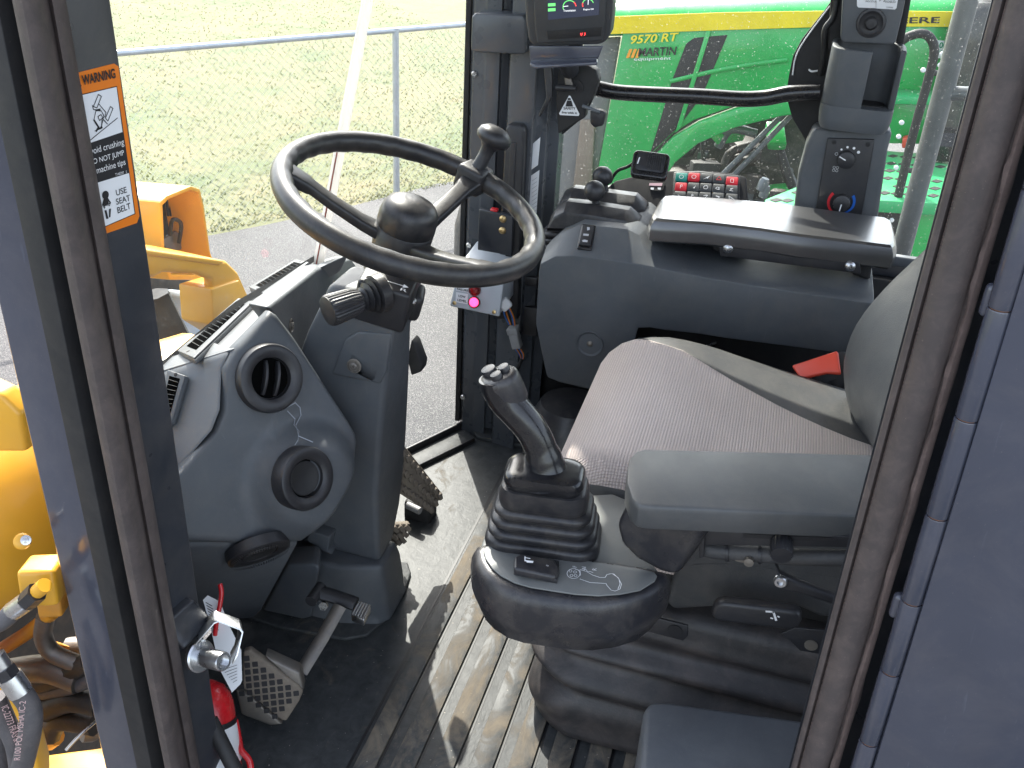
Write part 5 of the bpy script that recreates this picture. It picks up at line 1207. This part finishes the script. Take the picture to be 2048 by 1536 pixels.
for i, (u, v) in enumerate(((1673, 308), (1683, 299), (1695, 294.5), (1708, 296.5), (1717, 304.5))):
    pc = W(u, v, x=CPX - .0008); r_ = .0028
    if i == 0: multi('fan_mark', stroke([pc + V((0, r_ * math.cos(t * .6283), r_ * math.sin(t * .6283))) for t in range(11)], .0010, V((1, 0, 0))), M['whiteink'], pt)
    else: sheet('fan_mark', [pc + V((0, (.0018 + i * .0003) * math.cos(t * .6283), (.0018 + i * .0003) * math.sin(t * .6283))) for t in range(10)], M['whiteink'], pt)
pc = W(1671, 338, x=CPX - .0008); pl = []
for dy, dz in ((-.003, .003), (.003, .003), (-.003, -.003), (.003, -.003)): pl += stroke([pc + V((0, dy + .0024 * math.cos(t * .785), dz + .0024 * math.sin(t * .785))) for t in range(9)], .0007, V((1, 0, 0)))
multi('fan_symbol', pl, M['whiteink'], pt)
c0 = W(1683, 404, x=CPX)
def arcband(t0, t1, r0, r1, r2, r3):
    n = 18; out = []
    for i in range(n):
        a0, a1 = R(t0 + (t1 - t0) * i / n), R(t0 + (t1 - t0) * (i + 1) / n); f0_, f1_ = i / n, (i + 1) / n
        out.append([cy(c0, r0 + (r2 - r0) * f0_, a0), cy(c0, r0 + (r2 - r0) * f1_, a1), cy(c0, r1 + (r3 - r1) * f1_, a1), cy(c0, r1 + (r3 - r1) * f0_, a0)])
    return out
multi('warm_mark', arcband(140, 285, .0215, .0275, .0245, .0275), M['redink'], pt); multi('cold_mark', arcband(40, -95, .0215, .0275, .0215, .0240), M['blueink'], pt)
for u, v in ((1668, 284), (1736, 289)): put('screw', 'pscrew', pt, W(u, v, x=1.160), (-1, 0, 0), None, 1, m_lathe([(.0045, -.001), (.0045, .001), (.002, .0015)], 12), M['blackmatt'])
# cup holder: C shaped wall above a closed foot
xf, xb = 1.125, 1.215
yl = W(1648, 180, x=xf).y; yr = W(1800, 180, x=xf).y; zt = W(1700, 100, x=xf).z; zn = W(1770, 226, x=xf).z; zb = W(1710, 262, x=xf).z
ym = W(1732, 170, x=xf).y; tw = .011; ycn = (yl + yr) / 2; hy2 = abs(yl - yr) / 2
AY = V((0, -1, 0)); AX = V((1, 0, 0))
foot = []
for z_, s_ in ((zb - .004, .90), (zb + .006, .97), (zb + .02, 1.0), (zn + .002, 1.0)):
    foot.append(rring(V(((xf + xb) / 2, ycn, z_)), AX, AY, (xb - xf) / 2 * s_, hy2 * s_, .022, 5))
cup = loft('cup_holder_foot', foot, M['dash'], pt, angle=50)
outer = rring(V(((xf + xb) / 2, ycn, 0)), AX, AY, (xb - xf) / 2, hy2, .030, 8); inner_ = rring(V(((xf + xb) / 2, ycn, 0)), AX, AY, (xb - xf) / 2 - tw, hy2 - tw, .024, 8)
n_ = len(outer)
# start at the notch and run round the back to the other side of the notch
keep = [i for i in range(n_) if not (outer[i].x < xf + .004 and outer[i].y < ym)]
st_i = None
order = list(range(n_))
idx = [i for i in order if not (outer[i].x < xf + .022 and outer[i].y < ym - .003)]
# rotate so that the gap lies between last and first
for k in range(len(idx)):
    a_, b_ = idx[k], idx[(k + 1) % len(idx)]
    if (b_ - a_) % n_ != 1: idx = idx[k + 1:] + idx[:k + 1]; break
po = [outer[i] for i in idx]; pi_ = [inner_[i] for i in idx]
if po[-1].y > po[0].y or abs(po[-1].x - xf) < .002: po.append(V((xf, ym, 0))); pi_.append(V((xf + tw, ym, 0)))
else: po.insert(0, V((xf, ym, 0))); pi_.insert(0, V((xf + tw, ym, 0)))
cpoly = po + pi_[::-1]; nn_ = len(po); m2 = len(cpoly)
vs_ = [V((p.x, p.y, zn)) for p in cpoly] + [V((p.x, p.y, zt + (.010 * (p.x - xf) / (xb - xf)))) for p in cpoly]
fs_ = [[i, (i + 1) % m2, m2 + (i + 1) % m2, m2 + i] for i in range(m2)]
for i in range(nn_ - 1):
    j = m2 - 1 - i
    fs_ += [[m2 + i, m2 + i + 1, m2 + j - 1, m2 + j], [i, j, j - 1, i + 1]]
mesh('cup_holder_wall', vs_, fs_, M['dash'], pt, .003, 3)
slab('cup_liner', [V((p.x - .001, p.y, zn - .03)) for p in rring(V(((xf + xb) / 2 + .012, ycn, 0)), AX, AY, .028, hy2 - .016, .02, 4)], V((0, 0, .034)), M['blackmatt'], pt, 0)
slab('switch_box', PX([(1688, -60), (1822, -60), (1806, 25), (1792, 84), (1786, 90), (1688, 86), (1681, 78), (1684, 20)], 1.15), V((.06, 0, 0)), M['dash'], pt, .008, 3)
slab('backing', PX([(1664, -60), (1690, -60), (1684, 90), (1656, 100)], 1.2), V((.03, 0, 0)), M['blackmatt'], pt, .003)
slab('backing', PX([(1815, -60), (1832, -60), (1806, 96), (1790, 96)], 1.2), V((.03, 0, 0)), M['blackmatt'], pt, .003)
c0 = W(1742, 46, x=1.1495)
lathe('round_plug', [(.026, 0), (.025, .003), (.021, .004), (.017, .001), (.012, .001), (.011, .009), (.008, .012), (0, .0125)], c0, (-1, 0, 0), M['black'], pt, 36)
sheet('instruction_label', PX([(1713, -60), (1806, -60), (1793, 16), (1790, 19), (1717, 15), (1714, 12)], 1.1490), M['paper'], pt)
for s, a_, b_ in (('SERVICE\nINDICATOR', (1731, 4), (1753, 5)), ('P S', (1759, 3), (1770, 3.5)), ('SYSTEMS\nDISABLED', (1770, 5), (1791, 6)), ('T320000', (1772, 16), (1786, 16.5))):
    text('label_lettering', s, W(*a_, x=1.1485), W(*b_, x=1.1485) - W(*a_, x=1.1485), V((0, 0, 1)), M['ink'], pt, w=(W(*b_, x=1.1485) - W(*a_, x=1.1485)).length, lift=0)
multi('label_rule', stroke([W(1752, -20, x=1.1485), W(1752, 17, x=1.1485)], .0005, V((-1, 0, 0))), M['ink'], pt)
tube('cable', [W(1678, -40, x=1.2), W(1668, 30, x=1.2), W(1650, 60, x=1.2), W(1648, 110, x=1.21), W(1640, 150, x=1.22)], .006, M['wk'], pt, 8, smooth=6)
tube('cable_clip', [W(1618, 139, x=1.225), W(1624, 143, x=1.22), W(1638, 141, x=1.222)], .002, M['whiteink'], pt, 6, smooth=4)

# ------------------------------------------------------------------ operator seat
seat = thing('operator_seat', 'operator seat with pinkish grey woven cushion and grey vinyl side bolsters', 'seat', (.55, -.05, 0))
def prof_top(y):
    pts = [(-.40, .455), (-.25, .462), (-.10, .485), (0, .505), (.08, .524), (.13, .531), (.17, .526), (.20, .510), (.222, .480), (.232, .44), (.235, .40)]
    for (a0, b0), (a1, b1) in zip(pts[:-1], pts[1:]):
        if a0 <= y <= a1: return b0 + (b1 - b0) * (y - a0) / (a1 - a0)
    return .455 if y < 0 else .40
ysn = [.2345, .231, .224, .212, .196, .175, .150, .12, .09, .06, .03, 0, -.04, -.08, -.12, -.16, -.20, -.25, -.30, -.36]
def xr(y): return (.29 + .03 * max(0, (y - .13) / .1) ** 2, .785 - .05 * max(0, (y - .02) / .2) ** 2)
def ztop(x, y):
    x0, x1 = xr(y); s = (x - x0) / (x1 - x0); z = prof_top(y)
    e = min(s, 1 - s); z -= .035 * max(0, 1 - e / .08) ** 2
    b = max(0, (x - (.60 + .12 * max(0, min(1, (y + .2) / .35)))) / .16); b = min(1, b)
    z += .010 * b * b * (3 - 2 * b) * max(0, min(1, (.15 - y) / .12))
    return z
rings = []
NS = 22
for y in ysn:
    x0, x1 = xr(y); top = [V((x0 + (x1 - x0) * i / NS, y, ztop(x0 + (x1 - x0) * i / NS, y))) for i in range(NS + 1)]
    rings.append([V((x0 + .02, y - .004, .37))] + [V((x0 - .004, y, .42 if y < .22 else .40))] + top + [V((x1 + .004, y, .42 if y < .22 else .40)), V((x1 - .02, y - .004, .37))])
loft('cushion', rings, M['vinyld'], seat, angle=70)
rings = []
for y in ysn:
    x0, x1 = xr(y); bx1 = .60 + .135 * max(0, min(1, (y + .22) / .37)) ** 1.4 if y < .16 else .735 - .0
    bx1 = min(bx1 if y < .10 else .70 + (y - .10) * .35, x1 - .02); bx0 = x0 + .002
    top = []
    for i in range(NS + 1):
        x = bx0 + (bx1 - bx0) * i / NS; e = min(i, NS - i) / NS
        top.append(V((x, y + (.004 if y > .2 else 0), ztop(x, y) + .0055 - .006 * max(0, 1 - e / .04))))
    rings.append([V((bx0 - .007, y + (.004 if y > .2 else 0), .375)), V((bx0 - .007, y + (.004 if y > .2 else 0), .42 if y < .22 else .40))] + top + [V((bx1, y, top[-1].z - .01))])
loft('fabric_panel', rings, M['fabric'], seat, angle=75)
# backrest
bq = [(1905, 440), (1852, 497), (1795, 548), (1745, 600), (1706, 652), (1688, 700), (1684, 735), (1690, 782), (1704, 815), (1726, 840), (1762, 862), (1850, 890), (1990, 800), (2040, 560)]
rings = []
for x_, s_ in ((.75, .80), (.742, .93), (.715, 1.0), (.66, 1.0), (.55, .97), (.42, .97), (.37, .93), (.345, .80)):
    q = [W(u, v, x=.72) for u, v in bq]; c_ = sum(q, V()) / len(q)
    rings.append([V((x_, c_.y + (p.y - c_.y) * s_ - (.045 if x_ < .6 else 0) * (1 if x_ < .6 else 0), c_.z + (p.z - c_.z) * s_)) for p in q])
loft('backrest', rings, M['vinyl'], seat, sub=1)
# side skirt with stitching
SKX = .272
sk = slab('side_skirt', PX([(1330, 1205), (1352, 1140), (1395, 1075), (1740, 1095), (1740, 1260), (1690, 1240), (1640, 1236), (1590, 1214), (1560, 1226), (1520, 1208), (1440, 1216), (1345, 1222)], SKX), V((.04, 0, 0)), M['vinyld'], seat, .010, 4)
for (u0, v0, u1, v1, u2, v2) in ((1408, 1113, 1500, 1114, 1700, 1128), (1388, 1130, 1480, 1131, 1700, 1160)):
    pts = smoothline([W(u0, v0, x=SKX - .0015), W(u1, v1, x=SKX - .0015), W(u2, v2, x=SKX - .0015)], 36); pl = []
    for k in range(0, len(pts) - 1, 2): pl += stroke([pts[k], pts[k + 1]], .0010, V((-1, 0, 0)))
    multi('stitching', pl, M['vinyl'], sk)
# suspension bellows
rings = []; cx_, cy_ = .545, -.05
bz = [(.315, .86), (.30, .93), (.275, .965), (.262, .985), (.255, .99), (.246, .965), (.232, .90), (.222, .90), (.212, .955), (.198, 1.0), (.186, .965), (.172, .905), (.160, .91), (.148, .97), (.132, 1.012), (.118, .97), (.104, .91), (.092, .92), (.076, .985), (.058, 1.0), (.040, .985), (.01, .97), (.0, .96)]
for i, (z_, s_) in enumerate(bz):
    rg = rring(V((cx_, cy_, z_)), V((1, 0, 0)), V((0, 1, 0)), .275 * (.05 + .95 * s_), .295 * (.05 + .95 * s_), .09, 8)
    rings.append([p + V((0, 0, .004 * math.sin(p.y * 23 + i) + .030 * (p.y - .2) * (z_ > .1) * .9)) + (V((.006, .0, 0)) * math.sin(p.y * 31 + z_ * 60)) for p in rg])
loft('suspension_bellows', rings, M['bellow'], seat, sub=1, angle=80)
slab('seat_plate', [V(p) for p in ((.30, .18, .335), (.80, .18, .335), (.80, -.36, .335), (.30, -.36, .335))], V((0, 0, .03)), M['blackmatt'], seat, .004)
slab('mount_bracket', PX([(1312, 1236), (1376, 1252), (1376, 1272), (1366, 1282), (1290, 1262), (1300, 1245)], .235), V((.004, 0, 0)), M['black'], seat, .001)
lathe('bracket_hole', [(0, 0), (.0105, 0), (.0105, .001), (0, .001)], W(1350, 1262, x=.234), (-1, 0, 0), M['ink'], seat, 18)
lathe('bracket_hole', [(0, 0), (.009, 0), (.009, .001), (0, .001)], W(1622, 1290, x=.231), (-1, 0, 0), M['worn'], seat, 18)
slab('mount_bracket', PX([(1560, 1268), (1590, 1256), (1660, 1262), (1660, 1312), (1600, 1302), (1580, 1282)], .232), V((.004, 0, 0)), M['black'], seat, .001)
rrslab('adjust_handle', W(1512, 1234, x=.21), (W(1575, 1240, x=.21) - W(1450, 1225, x=.21)).normalized(), V((0, 0, 1)), .058, .017, .015, V((.02, 0, 0)), M['black'], seat, .006, 3)
ah = W(1545, 1230, x=.2085)
multi('handle_symbol', stroke([W(1533, 1223, x=.2085), W(1547, 1224, x=.2085), W(1552, 1240, x=.2085)], .0030, V((-1, 0, 0))) + stroke([W(1542, 1236, x=.2085), W(1545, 1237, x=.2085)], .0022, V((-1, 0, 0))) + stroke([W(1556, 1233, x=.2085), W(1558, 1234, x=.2085)], .0022, V((-1, 0, 0))), M['whiteink'], seat)
# seat belt buckle
sbk = thing('belt_buckle', 'red seat belt buckle in black housing by the backrest', 'buckle', W(1640, 780, x=.80))
b0, b1, b2, b3 = W(1586, 736, x=.80), W(1678, 706, x=.80), W(1684, 752, x=.77), W(1604, 762, x=.77)
bn_ = (b1 - b0).cross(b3 - b0).normalized()
if bn_.dot(CAM - b0) < 0: bn_ = -bn_
slab('housing', [W(1583, 728, x=.81), W(1690, 700, x=.81), W(1700, 770, x=.79), W(1640, 790, x=.79), W(1608, 768, x=.79)], -bn_ * .03, M['black'], sbk, .004)
slab('release_button', [b0, b1, b2, W(1655, 750, x=.775), b3], bn_ * .010, M['redplastic'], sbk, .004, 3)
tube('stalk', [W(1660, 760, x=.80), W(1680, 800, x=.79), W(1700, 850, x=.78)], .014, M['blackmatt'], sbk, 10, flat=.5)

# ------------------------------------------------------------------ left control pod with joystick
pod = thing('joystick_pod', 'black armrest pod with grey switch panel beside the seat', 'control pod', (.1, .13, .38))
ppx = [(966, 1103), (971, 1096), (982, 1094), (1033, 1102), (1150, 1121), (1267, 1138), (1308, 1147), (1314, 1155), (1309, 1165), (1280, 1183), (1240, 1191), (1197, 1194), (1150, 1191), (1103, 1184), (1060, 1177), (1029, 1168), (1002, 1154), (984, 1139), (971, 1120)]
PZ = .50
pq = [W(u, v, z=PZ) for u, v in ppx]; pc_ = sum(pq, V()) / len(pq)
def ps(sx, sy, z, dx=0): return [V((pc_.x + (p.x - pc_.x) * sx + dx, pc_.y + (p.y - pc_.y) * sy, z)) for p in pq]
loft('pod_body', [ps(.6, .8, PZ - .002), ps(1.04, 1.02, PZ - .001), ps(1.20, 1.07, PZ - .002), ps(1.34, 1.12, PZ - .007), ps(1.42, 1.15, PZ - .016), ps(1.45, 1.165, PZ - .030), ps(1.44, 1.16, PZ - .048), ps(1.38, 1.12, PZ - .060), ps(1.34, 1.09, PZ - .063), ps(1.26, 1.04, PZ - .078), ps(.9, .9, PZ - .082)], M['pod'], pod, angle=60)
slab('switch_panel', pq, V((0, 0, .0025)), M['panel'], pod, .001)
# rocker on the panel
rq = [W(u, v, z=PZ + .0026) for u, v in ((1027, 1150), (1034, 1118), (1118, 1128), (1114, 1168))]
rk = slab('rocker_frame', rq, V((0, 0, .006)), M['black'], pod, .001)
rc_ = [W(1028, 1113, z=PZ + .022), W(1040, 1105, z=PZ + .022), W(1108, 1116, z=PZ + .017), W(1121, 1138, z=PZ + .013), W(1112, 1154, z=PZ + .013), W(1028, 1136, z=PZ + .022)]
slab('rocker', rc_, V((0, 0, -.012)), M['pod'], rk, .004, 4)
ro = W(1050, 1130, z=PZ + .0168); rdr = (W(1112, 1146, z=PZ + .0105) - ro).normalized(); rn = V((0, 0, 1)); rup = rn.cross(rdr)
text('rocker_symbol', '0', W(1092, 1130, z=PZ + .0178), rup * -1, rdr, M['whiteink'], rk, h=.0032, lift=.0004)
multi('rocker_symbol', [[W(u, v, z=PZ + .0226) for u, v in ((1050, 1120), (1067, 1122), (1066, 1126), (1054, 1125))]] + stroke([W(1050, 1113, z=PZ + .0226), W(1050, 1122, z=PZ + .0226)], .0012, rn) + stroke([W(1050, 1115, z=PZ + .0226), W(1060, 1117, z=PZ + .0226)], .0012, rn), M['whiteink'], rk)
# printed joystick drawing with F N R
PP = PZ + .0030
def pz(u, v): return W(u, v, z=PP)
jl = []
jl += stroke([pz(1134 + 13 * (1 + math.cos(t * .4488)), 1147 + 10 * math.sin(t * .4488)) for t in range(15)], .0008, rn)
for pts in ([(1160, 1139), (1173, 1143), (1185, 1150), (1200, 1155), (1210, 1155), (1214, 1149), (1224, 1147), (1236, 1155), (1243, 1168), (1240, 1178), (1230, 1182), (1222, 1180), (1214, 1171), (1212, 1167), (1180, 1165), (1160, 1158)], [(1224, 1147), (1228, 1148), (1238, 1158), (1240, 1168), (1236, 1178)], [(1168, 1141), (1170, 1137), (1175, 1143), (1180, 1143), (1186, 1145)], [(1150, 1138), (1160, 1141), (1161, 1150), (1154, 1156)]):
    jl += stroke([pz(u, v) for u, v in pts], .0008, rn)
for u, v in ((1141, 1142), (1150, 1144), (1143, 1151), (1151, 1151)): jl += stroke([pz(u + 3 * math.cos(t * .785), v + 2.4 * math.sin(t * .785)) for t in range(9)], .0007, rn)
multi('joystick_diagram', jl, M['whiteink'], pod)
for s, u, v in (('F', 1154, 1135), ('N', 1172, 1139), ('R', 1193, 1141)):
    text('panel_lettering', s, pz(u, v), V((.35, -1, 0)) * -1 if False else pz(u, v - 9) - pz(u, v), pz(u - 9, v - 1) - pz(u, v), M['whiteink'], pod, h=.0052, lift=.0)
# platform that carries the boot and joins the armrest
slab('platform', [W(u, v, z=PZ - .006) for u, v in ((958, 1100), (975, 1050), (1010, 1000), (1225, 985), (1262, 1000), (1290, 1100), (1322, 1146), (1150, 1122), (985, 1095))], V((0, 0, -.05)), M['panel'], pod, .006)
nk = [(1238, 1005), (1262, 985), (1300, 985), (1410, 1050), (1400, 1075), (1345, 1150), (1318, 1140), (1272, 1122), (1246, 1090), (1232, 1045)]
slab('arm_neck', [W(u, v, x=.125) for u, v in ((1230, 1050), (1250, 1010), (1280, 1000), (1410, 1040), (1408, 1075), (1352, 1155), (1318, 1146), (1270, 1120), (1240, 1090))], V((.07, -.02, 0)), M['pod'], pod, .014, 4)
# boot
b0_ = W(1088, 1068, z=PZ); b1_ = W(1090, 955, z=PZ + .110)
bxa = V((1, .12, 0)).normalized(); bya = V((-.12, 1, 0)).normalized()
rings = []
def bring(t, w):
    c_ = b0_.lerp(b1_, t); return rring(c_, bxa, bya, .050 * w, .073 * w, .030 * w, 6)
for t, w in ((-.08, 1.00), (.02, 1.01), (.09, .985), (.12, .94), (.135, .87), (.16, .86), (.175, .90), (.20, .945), (.25, .95), (.285, .90), (.30, .82), (.33, .81), (.345, .85), (.37, .885), (.42, .89), (.455, .84), (.47, .77), (.50, .76), (.515, .79), (.54, .825), (.59, .83), (.62, .79), (.635, .73), (.66, .72), (.675, .735), (.70, .745), (.80, .74), (.90, .71), (.935, .69), (.945, .62), (.95, .5)):
    rings.append(bring(t, w))
loft('joystick_boot', rings, M['rubber'], pod, angle=60)
stk = thing('joystick', 'black angled joystick grip with three thumb buttons', 'joystick', b1_)
fr_ = []
for t, w in ((.90, .60), (.95, .64), (1.02, .66), (1.09, .655), (1.135, .61), (1.15, .52), (1.155, .40)):
    fr_.append(bring(t, w))
loft('base_flange', fr_, M['gloss'], stk, angle=50)
jx = .125
pth = [(1092, 952), (1088, 925), (1079, 890), (1061, 856), (1036, 826), (1012, 800), (998, 774), (993, 755)]
jp = smoothline([W(u, v, x=jx) for u, v in pth], 4)
jr = [.040, .034, .029, .0262, .0243, .0232, .0226, .0222, .0219, .0217, .0216, .0216, .0217, .0219, .0221, .0223, .0224, .0224, .0224, .0226, .0228, .0230, .0232, .0234, .0236, .0238, .0238, .0237, .0235]
grip = loft('grip', tuberings(jp, [r_ * (.9 if i > 6 else 1) for i, r_ in enumerate(jr[:len(jp)])], 24, 1.0, (0, 1, 0)), M['gloss'], stk, angle=60)
hd0 = jp[-1]; hax_ = (jp[-1] - jp[-6]).normalized(); hn = (hax_ + V((-.25, .35, .6))).normalized()
hx2 = (W(1035, 775, x=jx) - W(962, 752, x=jx)).normalized(); hx2 = (hx2 - hn * hx2.dot(hn)).normalized(); hy2_ = hn.cross(hx2)
hc_ = W(996, 752, x=jx)
def hring(h, a_, b_): return [hc_ + hn * h + hx2 * a_ * math.cos(t * .2618) + hy2_ * b_ * math.sin(t * .2618) for t in range(24)]
loft('grip_head', [hring(-.036, .0235, .0225), hring(-.022, .0245, .0230), hring(-.006, .0245, .0225), hring(.000, .0235, .0215), hring(.0025, .0205, .0185), hring(.003, .010, .009)], M['pod'], stk, angle=50)
mbt = m_lathe([(.0072, -.002), (.0072, .004), (.0066, .0062), (.004, .0068)], 18)
for a_, b_, s_ in ((-.010, .003, 1.3), (.003, -.008, 1.0), (.008, .006, 1.0)): put('thumb_button', 'tb', stk, hc_ + hn * .0025 + hx2 * a_ + hy2_ * b_, hn, None, s_, mbt, M['pod'])
# left armrest
la_ = thing('seat_armrest', 'long grey left armrest pad in front of the seat cushion', 'armrest', W(1400, 1100, x=.2))
aq0 = [W(u, v, z=.62) for u, v in ((1262, 915), (1274, 903), (1290, 899), (1745, 910))]
aq1 = [W(u, v, z=.62) for u, v in ((1712, 1030), (1300, 1012), (1280, 1008), (1266, 995), (1256, 965), (1257, 935))]
far = (aq0[-1] - aq0[2]).normalized() * .22; near = (aq1[0] - aq1[1]).normalized() * .22
tpq = aq0[:-1] + [aq0[-1] + far, aq1[0] + near] + aq1[1:]
ac = sum(tpq, V()) / len(tpq)
def asl(s, dz): return [V((ac.x + (p.x - ac.x) * s, ac.y + (p.y - ac.y) * (1 + (s - 1) * .35), p.z + dz)) for p in tpq]
loft('pad', [asl(.97, .0), asl(1.005, -.0008), asl(1.02, -.003), asl(1.026, -.007), asl(1.02, -.030), asl(.99, -.033)], M['armtop'], la_, angle=45)
AXp = .150
slab('slide_plate', PX([(1404, 1062), (1740, 1075), (1740, 1096), (1404, 1090)], AXp), V((.006, 0, 0)), M['black'], la_, .001)
slab('slide_slot', PX([(1486, 1068), (1668, 1076), (1676, 1081), (1668, 1085), (1486, 1075)], AXp - .001), V((.0008, 0, 0)), M['ink'], la_, 0)
slab('end_bracket', PX([(1398, 1066), (1410, 1064), (1408, 1115), (1398, 1118)], AXp - .004), V((.012, 0, 0)), M['black'], la_, .001)
lathe('clamp_knob', [(.0135, 0), (.0135, .004), (.0135, .019), (.0125, .022), (0, .0225)], W(1563, 1085, x=AXp - .002), (-1, -.05, -.15), M['black'], la_, 40, flute=.06)
tube('conduit', [W(u, v, x=AXp + .015) for u, v in ((1404, 1096), (1440, 1102), (1520, 1108), (1600, 1114), (1740, 1116))], .0105, surf('braided conduit', (.05, .05, .052), .6, 1.0, 260, .15), la_, 14, smooth=5)
for u, v in ((1455, 1103), (1520, 1108)): tube('cable_tie', [W(u - 3, v, x=AXp + .015), W(u + 3, v + .4, x=AXp + .015)], .0125, M['black'], la_, 14)
rgs = []
for (u, v), w in (((1552, 1132), .011), ((1562, 1160), .0135), ((1600, 1172), .009), ((1650, 1190), .008), ((1720, 1216), .008)):
    c_ = W(u, v, x=AXp + .01); rgs.append(rring(c_, V((1, 0, 0)), V((0, .3, .95)).normalized(), .006, w, .005, 3))
loft('pivot_arm', rgs, M['black'], la_, angle=50)
lathe('pivot_bolt', [(.0085, 0), (.0085, .003), (.007, .005), (.004, .005), (.004, .002), (0, .002)], W(1561, 1161, x=AXp + .004), (-1, 0, 0), M['steel'], la_, 20)
lathe('pivot_bolt', [(.006, 0), (.006, .006), (0, .007)], W(1498, 1120, x=AXp + .004), (-1, 0, 0), M['worn'], la_, 14)
slab('pivot_arm', PX([(1460, 1105), (1500, 1110), (1512, 1122), (1500, 1130), (1470, 1124)], AXp + .006), V((.01, 0, 0)), M['worn'], la_, .002)

# ------------------------------------------------------------------ grey cover by the door
gb = thing('door_side_cover', 'smooth grey plastic cover at the door sill below the seat bellows', 'cover', W(1450, 1480, z=0))
gq = [W(u, v, z=.25) for u, v in ((1296, 1404), (1310, 1400), (1340, 1401), (1640, 1443), (1640, 1760), (1262, 1760), (1284, 1480), (1288, 1420))]
slab('lid', gq, V((0, 0, -.24)), M['greybox'], gb, .010, 4)

# ------------------------------------------------------------------ fire extinguisher at the pillar foot
fd = (pp(430, 1400) - CAM).dot(_f) + .085
ext = thing('fire_extinguisher', 'red fire extinguisher with paper tag behind the front pillar', 'extinguisher', W(420, 1560, d=fd))
et, eb = W(405, 1372, d=fd), W(440, 1640, d=fd); exv = (et - eb).normalized(); eh = (et - eb).length; er = .041
lathe('cylinder', [(er * .9, 0), (er, .006), (er, eh - .035), (er * .93, eh - .018), (er * .72, eh - .004), (er * .4, eh + .005), (0, eh + .007)], eb, exv, M['red'], ext, 32)
lathe('label', [(er + .0006, eh - .115), (er + .0006, eh - .060)], eb, exv, M['paper'], ext, 32, cap=False)
lathe('label_band', [(er + .0009, eh - .060), (er + .0009, eh - .052)], eb, exv, M['ink'], ext, 32, cap=False)
tube('bracket_band', [W(470, 1440, d=fd + .01), W(478, 1480, d=fd + .01), W(482, 1500, d=fd), W(498, 1520, d=fd), W(503, 1545, d=fd)], .005, M['red'], ext, 8, smooth=5)
tube('hose', [W(420, 1440, d=fd - .055), W(450, 1500, d=fd - .055), W(490, 1580, d=fd - .055)], .011, M['blackmatt'], ext, 12, smooth=5)
tg = thing('inspection_tag', 'white paper inspection tag with red pull tie behind the striker', 'tag', W(440, 1250, d=fd - .02))
tgp = [W(u, v, d=fd - .02) for u, v in ((406, 1200), (415, 1191), (440, 1204), (455, 1245), (482, 1300), (484, 1360), (481, 1368), (464, 1385), (440, 1340), (420, 1250))]
slab('card', tgp, _f * .0012, M['paper'], tg, 0)
pl = []
for k in range(9):
    pl += stroke([W(412 + k * 1.6, 1205 + k * 6, d=fd - .0212), W(424 + k * 1.6, 1212 + k * 6, d=fd - .0212)], .0010, -_f)
for k in range(6): pl += stroke([W(446 + k * 4, 1340 + k * 5, d=fd - .0212), W(474, 1330 + k * 6, d=fd - .0212)], .0006, -_f)
multi('tag_print', pl, M['ink'], tg)
tube('pull_tie', [W(440, 1168, d=fd - .03), W(443, 1185, d=fd - .03), W(440, 1210, d=fd - .03), W(434, 1240, d=fd - .03), W(430, 1270, d=fd - .025)], .0035, M['red'], tg, 8, smooth=4)
